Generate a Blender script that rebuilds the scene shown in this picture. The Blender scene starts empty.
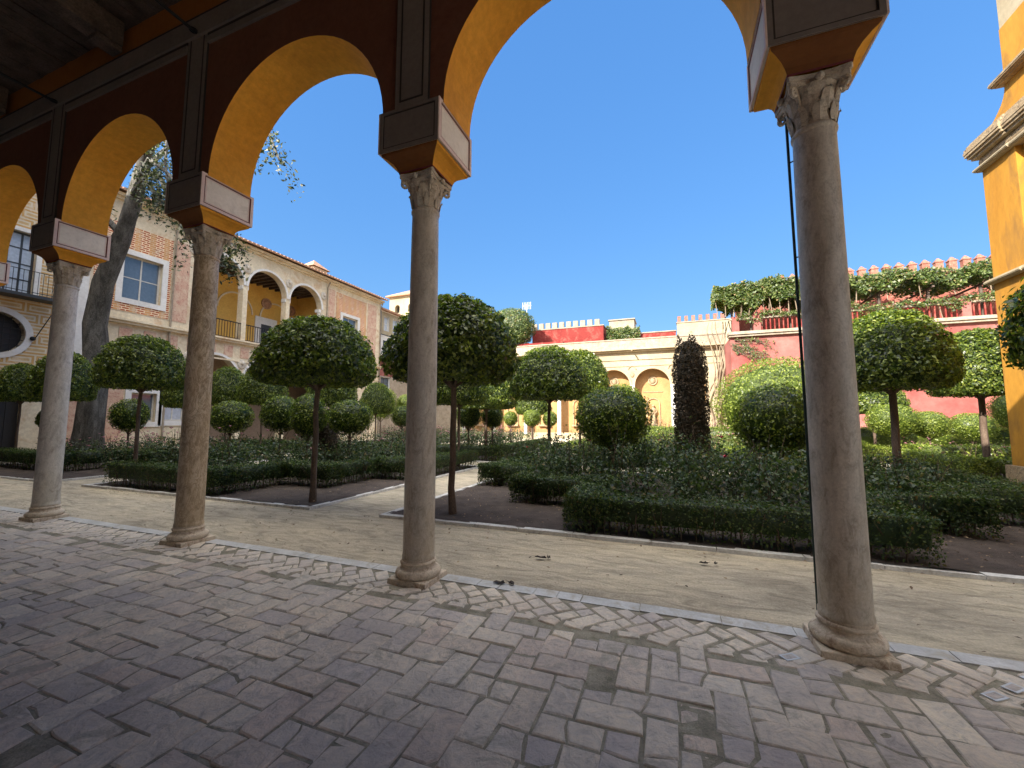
import bpy, math, random
import numpy as np
from mathutils import Vector, Matrix
R = math.radians
random.seed(7)
SC = bpy.context.scene
COL = SC.collection

# ------------------------------------------------------------------ camera
cam_d = bpy.data.cameras.new('camera'); cam = bpy.data.objects.new('camera', cam_d); COL.objects.link(cam)
cam_d.sensor_fit = 'HORIZONTAL'; cam_d.sensor_width = 36.0; cam_d.lens = 413.298/1024*36.0
cam_d.clip_start = 0.05; cam_d.clip_end = 2000
yaw, pitch, roll = R(20.90978), R(5.03215), R(0.088577)
Fv = Vector((-math.sin(yaw)*math.cos(pitch), math.cos(yaw)*math.cos(pitch), math.sin(pitch)))
Rv = Vector((math.cos(yaw), math.sin(yaw), 0)); Uv = Rv.cross(Fv)
r2 = Rv*math.cos(roll)+Uv*math.sin(roll); u2 = -Rv*math.sin(roll)+Uv*math.cos(roll)
m = Matrix((r2, u2, -Fv)).transposed().to_4x4(); m.translation = Vector((0, 0, 1.6))
cam.matrix_world = m
SC.camera = cam

# ------------------------------------------------------------------ light
SUN = Vector((-0.68, -1.39, 1.0)).normalized()          # towards the sun
el = math.asin(SUN.z); az = math.atan2(SUN.x, SUN.y)
w = bpy.data.worlds.new('World'); SC.world = w; w.use_nodes = True
wn = w.node_tree.nodes; wl = w.node_tree.links
bg = wn['Background']; sk = wn.new('ShaderNodeTexSky'); sk.sky_type = 'NISHITA'
sk.sun_disc = False; sk.sun_elevation = el; sk.sun_rotation = az
sk.altitude = 0; sk.air_density = 1.0; sk.dust_density = 0.0; sk.ozone_density = 3.5
bw = wn.new('ShaderNodeRGBToBW'); wl.new(sk.outputs[0], bw.inputs[0])      # even out the brightness between horizon and zenith
pw = wn.new('ShaderNodeMath'); pw.operation = 'POWER'; pw.inputs[1].default_value = -0.62; wl.new(bw.outputs[0], pw.inputs[0])
vm = wn.new('ShaderNodeVectorMath'); vm.operation = 'SCALE'; wl.new(sk.outputs[0], vm.inputs[0]); wl.new(pw.outputs[0], vm.inputs['Scale'])
hs = wn.new('ShaderNodeHueSaturation'); hs.inputs['Saturation'].default_value = 1.18; wl.new(vm.outputs[0], hs.inputs['Color'])
# unseen clouds added overhead and to the south, behind the viewer, to brighten the shade
tcw = wn.new('ShaderNodeTexCoord'); dn = wn.new('ShaderNodeVectorMath'); dn.operation = 'DOT_PRODUCT'
wl.new(tcw.outputs['Generated'], dn.inputs[0]); dn.inputs[1].default_value = (0.0, -0.42, 0.907)
mr = wn.new('ShaderNodeMapRange'); mr.interpolation_type = 'SMOOTHSTEP'; wl.new(dn.outputs['Value'], mr.inputs[0])
mr.inputs[1].default_value = 0.50; mr.inputs[2].default_value = 0.72
cn_ = wn.new('ShaderNodeTexNoise'); cn_.inputs['Scale'].default_value = 3.2; cn_.inputs['Detail'].default_value = 9; wl.new(tcw.outputs['Generated'], cn_.inputs['Vector'])
cr_ = wn.new('ShaderNodeMapRange'); cr_.interpolation_type = 'SMOOTHSTEP'; wl.new(cn_.outputs[0], cr_.inputs[0]); cr_.inputs[1].default_value = 0.34; cr_.inputs[2].default_value = 0.5
cm_ = wn.new('ShaderNodeMath'); cm_.operation = 'MULTIPLY'; wl.new(mr.outputs[0], cm_.inputs[0]); wl.new(cr_.outputs[0], cm_.inputs[1])
mxw = wn.new('ShaderNodeMix'); mxw.data_type = 'RGBA'; wl.new(cm_.outputs[0], mxw.inputs[0]); wl.new(hs.outputs[0], mxw.inputs[6]); mxw.inputs[7].default_value = (12.5, 12.2, 11.8, 1)
wl.new(mxw.outputs[2], bg.inputs[0]); bg.inputs[1].default_value = 0.098
sd = bpy.data.lights.new('sun', 'SUN'); so = bpy.data.objects.new('sun', sd); COL.objects.link(so)
sd.energy = 3.6; sd.angle = R(0.53); sd.color = (1.0, 0.93, 0.82)
so.rotation_euler = (-SUN).to_track_quat('-Z', 'Y').to_euler()
SC.view_settings.view_transform = 'Standard'; SC.view_settings.look = 'None'
SC.view_settings.exposure = 2.0; SC.view_settings.gamma = 1.0
SC.view_settings.use_curve_mapping = False
SC.cycles.max_bounces = 8; SC.cycles.diffuse_bounces = 5

# ------------------------------------------------------------------ materials
def _nt(name):
    mt = bpy.data.materials.new(name); mt.use_nodes = True
    nt = mt.node_tree; return mt, nt, nt.nodes, nt.links, nt.nodes['Principled BSDF']
def ramp(N, stops, interp='LINEAR'):
    r = N.new('ShaderNodeValToRGB'); cr = r.color_ramp; cr.interpolation = interp
    while len(cr.elements) > 1: cr.elements.remove(cr.elements[-1])
    cr.elements[0].position = stops[0][0]; cr.elements[0].color = (*stops[0][1], 1)
    for p, c in stops[1:]:
        e = cr.elements.new(p); e.color = (*c, 1)
    return r
def noise(N, L, co, scale, detail=6, rough=0.6, dist=0.0):
    n = N.new('ShaderNodeTexNoise'); n.inputs['Scale'].default_value = scale
    n.inputs['Detail'].default_value = detail; n.inputs['Roughness'].default_value = rough
    n.inputs['Distortion'].default_value = dist
    if co is not None: L.new(co, n.inputs['Vector'])
    return n
def mixc(N, L, fac, a, b, mode='MIX'):
    mx = N.new('ShaderNodeMix'); mx.data_type = 'RGBA'; mx.blend_type = mode
    for s, v in ((mx.inputs[0], fac), (mx.inputs[6], a), (mx.inputs[7], b)):
        if hasattr(v, 'is_linked') or hasattr(v, 'links'): L.new(v, s)
        elif isinstance(v, (int, float)): s.default_value = v
        else: s.default_value = (*v, 1)
    return mx.outputs[2]
def bump(N, L, h, strength, dist, bs):
    b = N.new('ShaderNodeBump'); b.inputs['Strength'].default_value = strength
    b.inputs['Distance'].default_value = dist; L.new(h, b.inputs['Height']); L.new(b.outputs[0], bs.inputs['Normal'])
def pos(N, world=True):
    if world: return N.new('ShaderNodeNewGeometry').outputs['Position']
    return N.new('ShaderNodeTexCoord').outputs['Object']

def plaster(name, c1, c2, scale=1.5, stain=None, stain_amt=0.5, rough=0.85, bstr=0.25, world=True, fine=0.25, zs=1.0):
    """painted / plastered / stone surface with blotches, fine grain and optional stains"""
    mt, nt, N, L, b = _nt(name); co = pos(N, world)
    mp = N.new('ShaderNodeMapping'); mp.inputs['Scale'].default_value = (1, 1, zs); L.new(co, mp.inputs[0]); co = mp.outputs[0]
    n1 = noise(N, L, co, scale); r1 = ramp(N, [(0.32, c1), (0.68, c2)]); L.new(n1.outputs[0], r1.inputs[0])
    n2 = noise(N, L, co, scale*14, 4, 0.7)
    g = ramp(N, [(0.3, (1-fine,)*3), (0.7, (1+fine*0.4,)*3)]); L.new(n2.outputs[0], g.inputs[0])
    col = mixc(N, L, 1.0, r1.outputs[0], g.outputs[0], 'MULTIPLY')
    if stain:
        n3 = noise(N, L, co, scale*2.3, 8, 0.72, 0.6)
        r3 = ramp(N, [(0.5, (0, 0, 0)), (0.66, (stain_amt,)*3)]); L.new(n3.outputs[0], r3.inputs[0])
        col = mixc(N, L, r3.outputs[0], col, stain)
    L.new(col, b.inputs['Base Color']); b.inputs['Roughness'].default_value = rough
    b.inputs['Specular IOR Level'].default_value = 0.3
    bump(N, L, n2.outputs[0], bstr, 0.01, b)
    return mt
def flat(name, c, rough=0.6, metal=0.0, spec=0.5):
    mt, nt, N, L, b = _nt(name); n = noise(N, L, pos(N, False), 9.0)
    r = ramp(N, [(0.3, tuple(x*0.82 for x in c)), (0.7, tuple(min(1, x*1.1) for x in c))]); L.new(n.outputs[0], r.inputs[0])
    L.new(r.outputs[0], b.inputs['Base Color']); b.inputs['Roughness'].default_value = rough
    b.inputs['Metallic'].default_value = metal; b.inputs['Specular IOR Level'].default_value = spec
    return mt
def leafmat(name, stops, rough=0.45, trans=0.35):
    mt, nt, N, L, b = _nt(name)
    at = N.new('ShaderNodeAttribute'); at.attribute_name = 'tint'
    oi = N.new('ShaderNodeObjectInfo')
    r = ramp(N, stops); L.new(at.outputs['Fac'], r.inputs[0])
    L.new(r.outputs[0], b.inputs['Base Color']); b.inputs['Roughness'].default_value = rough
    b.inputs['Specular IOR Level'].default_value = 0.5
    tr = N.new('ShaderNodeBsdfTranslucent')
    tc = mixc(N, L, 1.0, r.outputs[0], (1.3, 1.45, 0.5), 'MULTIPLY'); L.new(tc, tr.inputs[0])
    ms = N.new('ShaderNodeMixShader'); ms.inputs[0].default_value = trans
    L.new(b.outputs[0], ms.inputs[1]); L.new(tr.outputs[0], ms.inputs[2])
    L.new(ms.outputs[0], N['Material Output'].inputs[0])
    return mt

M = {}
# gallery paint
M['maroon'] = plaster('maroon_paint', (0.130, 0.048, 0.030), (0.165, 0.066, 0.040), 0.8, stain=(0.16, 0.075, 0.05), stain_amt=0.4, fine=0.2, bstr=0.15)
M['ochre'] = plaster('ochre_soffit', (0.78, 0.36, 0.04), (0.86, 0.43, 0.06), 0.9, stain=(0.62, 0.28, 0.04), stain_amt=0.5, fine=0.16, bstr=0.25)
M['orange_strip'] = plaster('orange_strip', (0.28, 0.10, 0.02), (0.34, 0.13, 0.03), 0.9, fine=0.12)
M['ochre_shaded'] = plaster('shaded_ochre', (0.15, 0.055, 0.016), (0.20, 0.08, 0.022), 1.2, fine=0.15)  # room side of the ochre cavetto, with its shade put into the colour
M['taupe'] = plaster('taupe_paint_and_shade', (0.16, 0.135, 0.125), (0.20, 0.17, 0.155), 1.4, fine=0.15)  # paint of strips and frieze; on impost fronts it is shade put into colour
M['panel'] = plaster('pale_panel_paint', (0.84, 0.79, 0.71), (0.90, 0.86, 0.78), 1.6, stain=(0.42, 0.38, 0.33), stain_amt=0.35, fine=0.08)
M['pinktrim'] = plaster('pink_trim_paint', (0.78, 0.62, 0.58), (0.84, 0.68, 0.64), 2.0, fine=0.1)
M['redline'] = flat('dark_red_line', (0.13, 0.015, 0.02), 0.7)
M['blackline'] = flat('black_line', (0.018, 0.012, 0.012), 0.7)
M['wood'] = plaster('dark_timber', (0.06, 0.042, 0.034), (0.15, 0.11, 0.09), 3.0, fine=0.45, bstr=0.5)
M['iron'] = flat('black_iron', (0.02, 0.02, 0.022), 0.45, 0.6)
M['green_cable'] = flat('green_conduit', (0.012, 0.035, 0.025), 0.5)
M['capital'] = plaster('carved_capital_stone', (0.52, 0.46, 0.38), (0.68, 0.61, 0.51), 7.0, stain=(0.14, 0.10, 0.07), stain_amt=0.7, world=False, fine=0.3, bstr=0.4)
M['base_stone'] = plaster('worn_base_stone', (0.56, 0.45, 0.32), (0.74, 0.63, 0.49), 5.0, stain=(0.20, 0.10, 0.05), stain_amt=0.7, world=False, fine=0.3, bstr=0.5)
def shaft_mat(name, c1, c2, vein, amt, up):
    mt, nt, N, L, b = _nt(name); co = pos(N, False)
    mp = N.new('ShaderNodeMapping'); mp.inputs['Scale'].default_value = (2.2, 2.2, 0.9)
    mp.inputs['Rotation'].default_value = (0.5, 0.4, 0); L.new(co, mp.inputs[0])
    n1 = noise(N, L, mp.outputs[0], 1.6, 8, 0.62, 1.2); r1 = ramp(N, [(0.3, c1), (0.7, c2)]); L.new(n1.outputs[0], r1.inputs[0])
    n2 = noise(N, L, mp.outputs[0], 3.2, 9, 0.7, 2.5)
    r2_ = ramp(N, [(0.47, (0, 0, 0)), (0.53, (amt,)*3), (0.57, (0, 0, 0)), (0.66, (amt*0.7,)*3)]); L.new(n2.outputs[0], r2_.inputs[0])
    col = mixc(N, L, r2_.outputs[0], r1.outputs[0], vein)
    sx = N.new('ShaderNodeSeparateXYZ'); L.new(co, sx.inputs[0])
    rz = ramp(N, [(0.06, (1.0, 1, 1)), (0.2, (0.55,)*3), (0.5, (0.1,)*3)]); 
    dv = N.new('ShaderNodeMath'); dv.operation = 'DIVIDE'; dv.inputs[1].default_value = 4.0; L.new(sx.outputs[2], dv.inputs[0]); L.new(dv.outputs[0], rz.inputs[0])
    n4 = noise(N, L, co, 4.0, 6, 0.7); mm = N.new('ShaderNodeMath'); mm.operation = 'MULTIPLY'; L.new(rz.outputs[0], mm.inputs[0]); L.new(n4.outputs[0], mm.inputs[1])
    col = mixc(N, L, mm.outputs[0], col, up)
    n3 = noise(N, L, co, 60, 4, 0.7); g = ramp(N, [(0.3, (0.82,)*3), (0.7, (1.06,)*3)]); L.new(n3.outputs[0], g.inputs[0])
    col = mixc(N, L, 1.0, col, g.outputs[0], 'MULTIPLY')
    n6 = noise(N, L, mp.outputs[0], 5.5, 9, 0.74, 0.8); g6 = ramp(N, [(0.32, (0.58, 0.54, 0.50)), (0.5, (1.0,)*3), (0.7, (1.12,)*3)]); L.new(n6.outputs[0], g6.inputs[0])
    col = mixc(N, L, 1.0, col, g6.outputs[0], 'MULTIPLY')
    L.new(col, b.inputs['Base Color']); b.inputs['Roughness'].default_value = 0.5
    b.inputs['Specular IOR Level'].default_value = 0.35
    bump(N, L, n3.outputs[0], 0.25, 0.006, b); return mt
M['shaft_grey'] = shaft_mat('grey_marble_shaft', (0.50, 0.46, 0.40), (0.64, 0.59, 0.52), (0.27, 0.23, 0.19), 0.35, (0.50, 0.38, 0.22))
M['shaft_vein'] = shaft_mat('brown_veined_shaft', (0.56, 0.44, 0.30), (0.70, 0.59, 0.45), (0.20, 0.12, 0.05), 0.75, (0.46, 0.34, 0.20))
M['shaft_pale'] = shaft_mat('pale_marble_shaft', (0.66, 0.62, 0.57), (0.80, 0.75, 0.69), (0.36, 0.32, 0.28), 0.3, (0.50, 0.42, 0.28))
M['cream'] = plaster('cream_plaster', (0.60, 0.50, 0.35), (0.74, 0.64, 0.47), 0.6, stain=(0.46, 0.28, 0.15), stain_amt=0.65, fine=0.2)
M['cream_lit'] = plaster('pale_lime_plaster', (0.33, 0.265, 0.165), (0.42, 0.36, 0.25), 0.5, stain=(0.26, 0.20, 0.13), stain_amt=0.5, fine=0.18)
M['white'] = plaster('white_plaster', (0.62, 0.60, 0.57), (0.74, 0.72, 0.69), 0.8, stain=(0.45, 0.40, 0.35), stain_amt=0.3, fine=0.12)
M['yellow_in'] = plaster('yellow_inner_wall', (0.62, 0.34, 0.07), (0.72, 0.44, 0.11), 0.7, fine=0.15)
M['niche'] = plaster('peach_niche_paint', (0.34, 0.19, 0.075), (0.40, 0.245, 0.11), 1.0, stain=(0.28, 0.15, 0.07), stain_amt=0.5, fine=0.18)
M['redwall'] = plaster('weathered_red_lime', (0.17, 0.016, 0.014), (0.22, 0.030, 0.024), 0.6, stain=(0.30, 0.10, 0.075), stain_amt=0.8, fine=0.22)
M['pinkwall'] = plaster('faded_pink_lime', (0.23, 0.055, 0.048), (0.33, 0.135, 0.115), 0.45, stain=(0.17, 0.035, 0.028), stain_amt=0.5, fine=0.18)
M['pinkstain'] = plaster('pink_mottled_panel', (0.56, 0.33, 0.24), (0.66, 0.50, 0.36), 2.5, stain=(0.36, 0.12, 0.10), stain_amt=0.8, fine=0.3)
M['coping'] = plaster('weathered_coping', (0.28, 0.225, 0.165), (0.39, 0.33, 0.26), 2.0, stain=(0.15, 0.11, 0.075), stain_amt=0.6, fine=0.3)
M['yellow'] = plaster('sunny_ochre_wall', (0.38, 0.17, 0.018), (0.46, 0.23, 0.03), 0.7, stain=(0.22, 0.11, 0.03), stain_amt=0.75, fine=0.16, zs=0.35)
M['oldstone'] = plaster('lichen_stone', (0.30, 0.21, 0.12), (0.42, 0.33, 0.21), 4.0, stain=(0.10, 0.075, 0.05), stain_amt=0.9, fine=0.4, bstr=0.8)
M['roofpan'] = plaster('roof_clay', (0.34, 0.17, 0.10), (0.48, 0.28, 0.18), 3.0, stain=(0.20, 0.14, 0.09), stain_amt=0.6, fine=0.3, bstr=0.4)
M['sand'] = None
M['kerb'] = plaster('kerb_stone', (0.55, 0.53, 0.50), (0.72, 0.70, 0.66), 2.5, stain=(0.24, 0.20, 0.16), stain_amt=0.6, fine=0.25, bstr=0.3)
M['marble'] = plaster('marble_strip', (0.42, 0.41, 0.39), (0.62, 0.61, 0.585), 3.0, stain=(0.36, 0.31, 0.23), stain_amt=0.9, fine=0.2, rough=0.5)
M['fadedred'] = plaster('faded_orange_red_lime', (0.21, 0.050, 0.036), (0.30, 0.105, 0.08), 0.7, stain=(0.36, 0.20, 0.14), stain_amt=0.7, fine=0.3)
M['terracotta'] = plaster('terracotta_render', (0.25, 0.085, 0.06), (0.33, 0.14, 0.10), 2.5, stain=(0.40, 0.25, 0.18), stain_amt=0.7)
M['glass'] = flat('window_glass', (0.10, 0.13, 0.17), 0.08, 0.0, 0.8)
M['paleglass'] = flat('curtained_glass', (0.42, 0.47, 0.55), 0.25, 0.0, 0.6)
M['frame'] = flat('painted_frame', (0.55, 0.52, 0.47), 0.6)
M['darkframe'] = flat('dark_frame', (0.03, 0.035, 0.04), 0.5)
M['darkgreen'] = flat('dark_green_shutter', (0.02, 0.04, 0.035), 0.55)
M['darkdoor'] = flat('dark_grille', (0.02, 0.018, 0.02), 0.6)
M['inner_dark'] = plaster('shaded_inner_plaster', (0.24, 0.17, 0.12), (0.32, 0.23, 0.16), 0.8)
M['hall'] = plaster('hall_plaster', (0.62, 0.56, 0.48), (0.70, 0.64, 0.56), 0.8)
M['bark'] = plaster('bark', (0.10, 0.065, 0.045), (0.19, 0.135, 0.10), 6.0, world=False, fine=0.5, bstr=1.0, zs=0.3)
M['barkpale'] = plaster('pale_bark', (0.20, 0.15, 0.10), (0.32, 0.25, 0.18), 6.0, world=False, fine=0.4, bstr=0.8, zs=0.3)
M['barkbig'] = plaster('rough_grey_bark', (0.05, 0.045, 0.038), (0.20, 0.185, 0.16), 4.5, stain=(0.035, 0.03, 0.022), stain_amt=0.9, world=False, fine=0.7, bstr=1.0, zs=0.28)
M['leaf'] = leafmat('topiary_leaf', [(0.0, (0.018, 0.036, 0.012)), (0.45, (0.075, 0.115, 0.020)), (0.8, (0.19, 0.24, 0.036)), (1.0, (0.34, 0.38, 0.09))], 0.32, 0.45)
M['leaf_sunlit'] = leafmat('sunlit_leaf', [(0.0, (0.05, 0.08, 0.012)), (0.6, (0.16, 0.21, 0.028)), (1.0, (0.32, 0.36, 0.07))], 0.42, 0.4)  # brighter leaf for plants in the sun; sunlight is put into the colour
M['leaf_box'] = leafmat('box_hedge_leaf', [(0.0, (0.016, 0.030, 0.010)), (0.6, (0.045, 0.082, 0.018)), (0.92, (0.11, 0.15, 0.03)), (1.0, (0.16, 0.10, 0.04))], 0.5)
M['leaf_rose'] = leafmat('rose_leaf', [(0.0, (0.014, 0.030, 0.014)), (0.6, (0.040, 0.070, 0.030)), (0.9, (0.10, 0.14, 0.055)), (1.0, (0.22, 0.17, 0.09))], 0.5)
M['leaf_cyp'] = leafmat('cypress_leaf', [(0.0, (0.030, 0.022, 0.012)), (0.6, (0.052, 0.040, 0.020)), (1.0, (0.11, 0.070, 0.038))], 0.7, 0.15)
M['leaf_vine'] = leafmat('vine_leaf', [(0.0, (0.03, 0.055, 0.013)), (0.6, (0.085, 0.125, 0.03)), (0.92, (0.19, 0.23, 0.065)), (1.0, (0.32, 0.19, 0.11))])
M['leaf_grey'] = leafmat('old_tree_leaf', [(0.0, (0.015, 0.022, 0.012)), (0.6, (0.045, 0.06, 0.03)), (1.0, (0.30, 0.29, 0.20))], 0.5, 0.3)
M['petal_red'] = flat('red_petal', (0.55, 0.02, 0.05), 0.6)
M['petal_pink'] = flat('pink_petal', (0.65, 0.30, 0.34), 0.6)
M['stem'] = plaster('hedge_stem', (0.05, 0.035, 0.02), (0.12, 0.085, 0.055), 9.0, fine=0.4)
M['dryleaf'] = flat('dry_leaf', (0.035, 0.022, 0.016), 0.8)
M['porcelain'] = flat('pale_tile', (0.60, 0.62, 0.64), 0.4)

def sand_mat():
    mt, nt, N, L, b = _nt('sandy_path'); co = pos(N)
    mp = N.new('ShaderNodeMapping'); mp.inputs['Scale'].default_value = (0.45, 1.3, 1); mp.inputs['Rotation'].default_value = (0, 0, 0.12); L.new(co, mp.inputs[0])
    n1 = noise(N, L, mp.outputs[0], 0.9, 8, 0.62, 0.4)
    r = ramp(N, [(0.28, (0.40, 0.345, 0.26)), (0.45, (0.54, 0.465, 0.35)), (0.6, (0.64, 0.55, 0.40)), (0.75, (0.56, 0.51, 0.425))]); L.new(n1.outputs[0], r.inputs[0])
    n2 = noise(N, L, co, 45, 5, 0.75); g = ramp(N, [(0.3, (0.72,)*3), (0.7, (1.12,)*3)]); L.new(n2.outputs[0], g.inputs[0])
    c = mixc(N, L, 1.0, r.outputs[0], g.outputs[0], 'MULTIPLY')
    n3 = noise(N, L, mp.outputs[0], 5.0, 7, 0.7, 1.0); g3 = ramp(N, [(0.36, (0.68,)*3), (0.56, (1.08,)*3)]); L.new(n3.outputs[0], g3.inputs[0])
    c = mixc(N, L, 1.0, c, g3.outputs[0], 'MULTIPLY')
    L.new(c, b.inputs['Base Color']); b.inputs['Roughness'].default_value = 0.95; b.inputs['Specular IOR Level'].default_value = 0.15
    a = N.new('ShaderNodeMath'); a.operation = 'ADD'; L.new(n2.outputs[0], a.inputs[0]); 
    m3 = N.new('ShaderNodeMath'); m3.operation = 'MULTIPLY'; m3.inputs[1].default_value = 3.0; L.new(n3.outputs[0], m3.inputs[0]); L.new(m3.outputs[0], a.inputs[1])
    bump(N, L, a.outputs[0], 0.9, 0.02, b); return mt
M['sand'] = sand_mat()
def soil_mat():
    mt, nt, N, L, b = _nt('dark_soil'); co = pos(N)
    n1 = noise(N, L, co, 3.0, 8, 0.7); r = ramp(N, [(0.3, (0.038, 0.027, 0.022)), (0.7, (0.105, 0.078, 0.062))]); L.new(n1.outputs[0], r.inputs[0])
    v = noise(N, L, co, 38, 4, 0.7); rr = ramp(N, [(0.66, (0, 0, 0)), (0.72, (0.6,)*3)]); L.new(v.outputs[0], rr.inputs[0])
    c = mixc(N, L, rr.outputs[0], r.outputs[0], (0.26, 0.17, 0.12))
    L.new(c, b.inputs['Base Color']); b.inputs['Roughness'].default_value = 0.95; bump(N, L, v.outputs[0], 1.0, 0.03, b); return mt
M['soil'] = soil_mat()
def slab_mat():
    mt, nt, N, L, b = _nt('worn_paving_slab'); co = pos(N)
    at = N.new('ShaderNodeAttribute'); at.attribute_name = 'tint'
    r = ramp(N, [(0.0, (0.54, 0.48, 0.44)), (0.2, (0.62, 0.55, 0.48)), (0.42, (0.70, 0.62, 0.52)), (0.62, (0.66, 0.57, 0.47)), (0.78, (0.64, 0.53, 0.45)), (0.9, (0.78, 0.70, 0.58)), (1.0, (0.55, 0.49, 0.46))]); L.new(at.outputs['Fac'], r.inputs[0])
    n1 = noise(N, L, co, 0.8, 5, 0.6); g1 = ramp(N, [(0.3, (0.74, 0.73, 0.76)), (0.7, (1.20, 1.17, 1.10))]); L.new(n1.outputs[0], g1.inputs[0])
    c = mixc(N, L, 1.0, r.outputs[0], g1.outputs[0], 'MULTIPLY')
    n2 = noise(N, L, co, 9, 9, 0.72, 1.5); g2 = ramp(N, [(0.30, (0.62, 0.61, 0.61)), (0.46, (0.98,)*3), (0.68, (1.28, 1.25, 1.18))]); L.new(n2.outputs[0], g2.inputs[0])
    c = mixc(N, L, 1.0, c, g2.outputs[0], 'MULTIPLY')
    n3 = noise(N, L, co, 3.2, 9, 0.75, 0.8); r3 = ramp(N, [(0.55, (0, 0, 0)), (0.62, (0.75,)*3)]); L.new(n3.outputs[0], r3.inputs[0])
    c = mixc(N, L, r3.outputs[0], c, (0.40, 0.35, 0.27))
    # damp stains with a shape of their own
    n4 = noise(N, L, co, 4.6, 9, 0.7, 1.2); r4 = ramp(N, [(0.27, (0.5,)*3), (0.34, (0, 0, 0))]); L.new(n4.outputs[0], r4.inputs[0])
    c = mixc(N, L, r4.outputs[0], c, (0.24, 0.225, 0.21))
    c = mixc(N, L, 1.0, c, (1.0, 1.0, 1.0), 'MULTIPLY')
    L.new(c, b.inputs['Base Color'])
    rg = ramp(N, [(0.3, (0.36,)*3), (0.7, (0.62,)*3)]); L.new(n2.outputs[0], rg.inputs[0]); L.new(rg.outputs[0], b.inputs['Roughness'])
    n5 = noise(N, L, co, 30, 8, 0.75); a = N.new('ShaderNodeMath'); a.operation = 'ADD'; L.new(n5.outputs[0], a.inputs[0]); L.new(n2.outputs[0], a.inputs[1])
    bump(N, L, a.outputs[0], 0.9, 0.018, b); return mt
M['slab'] = slab_mat()
M['mortar'] = plaster('mossy_mortar', (0.20, 0.175, 0.13), (0.44, 0.39, 0.29), 7.0, stain=(0.12, 0.12, 0.06), stain_amt=0.7, fine=0.35, bstr=0.8)

def brick_mat(name, kind):
    """kind 'meander': ochre rectangles outlined in cream;  'lattice': orange brick field with red dashes"""
    mt, nt, N, L, b = _nt(name); co = pos(N); s = N.new('ShaderNodeSeparateXYZ'); L.new(co, s.inputs[0])
    def mth(op, a, c=None, d=None):
        n = N.new('ShaderNodeMath'); n.operation = op
        for i, v in enumerate((a, c, d)):
            if v is None: continue
            if hasattr(v, 'links'): L.new(v, n.inputs[i])
            else: n.inputs[i].default_value = v
        return n.outputs[0]
    U, V = s.outputs[1], s.outputs[2]
    if kind == 'meander': W, H = 0.82, 0.42
    else: W, H = 0.30, 0.105
    v = mth('DIVIDE', V, H); row = mth('FLOOR', v); off = mth('MULTIPLY', mth('MODULO', row, 2.0), 0.5)
    u = mth('ADD', mth('DIVIDE', U, W), off); fu = mth('FRACT', u); fv = mth('FRACT', v)
    du = mth('MULTIPLY', mth('MINIMUM', fu, mth('SUBTRACT', 1.0, fu)), W); dv = mth('MULTIPLY', mth('MINIMUM', fv, mth('SUBTRACT', 1.0, fv)), H)
    d = mth('MINIMUM', du, dv)
    if kind == 'meander':
        r = ramp(N, [(0.0, (0.66, 0.56, 0.40)), (0.16, (0.46, 0.24, 0.08)), (0.22, (0.58, 0.34, 0.11)), (0.44, (0.46, 0.25, 0.09)), (0.50, (0.66, 0.57, 0.42)), (0.80, (0.56, 0.38, 0.18))], 'CONSTANT')
        sc = 5.0
    else:
        r = ramp(N, [(0.0, (0.80, 0.66, 0.45)), (0.34, (0.62, 0.22, 0.06)), (0.58, (0.34, 0.06, 0.03))], 'CONSTANT')
        sc = 20.0
    L.new(mth('MULTIPLY', d, sc), r.inputs[0])
    col = r.outputs[0]
    if kind != 'meander':
        g = mth('FRACT', mth('DIVIDE', U, 0.62)); gg = ramp(N, [(0.0, (0, 0, 0)), (0.62, (1, 1, 1))], 'CONSTANT'); L.new(g, gg.inputs[0])
        col = mixc(N, L, gg.outputs[0], col, (0.60, 0.36, 0.16))
        r5 = ramp(N, [(0.0, (0.66, 0.54, 0.38)), (0.18, (0.58, 0.29, 0.11))], 'CONSTANT'); L.new(mth('MULTIPLY', d, sc), r5.inputs[0])
        col = mixc(N, L, gg.outputs[0], r.outputs[0], r5.outputs[0])
    n = noise(N, L, co, 1.2, 8, 0.7); g2 = ramp(N, [(0.3, (0.72,)*3), (0.7, (1.12,)*3)]); L.new(n.outputs[0], g2.inputs[0])
    col = mixc(N, L, 1.0, col, g2.outputs[0], 'MULTIPLY')
    n6 = noise(N, L, co, 3.1, 8, 0.7); r6 = ramp(N, [(0.54, (0, 0, 0)), (0.62, (0.55,)*3)]); L.new(n6.outputs[0], r6.inputs[0])
    col = mixc(N, L, r6.outputs[0], col, (0.60, 0.50, 0.38))
    L.new(col, b.inputs['Base Color']); b.inputs['Roughness'].default_value = 0.85; return mt
M['meander'] = brick_mat('ochre_meander_brick', 'meander'); M['lattice'] = brick_mat('orange_lattice_brick', 'lattice')

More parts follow.
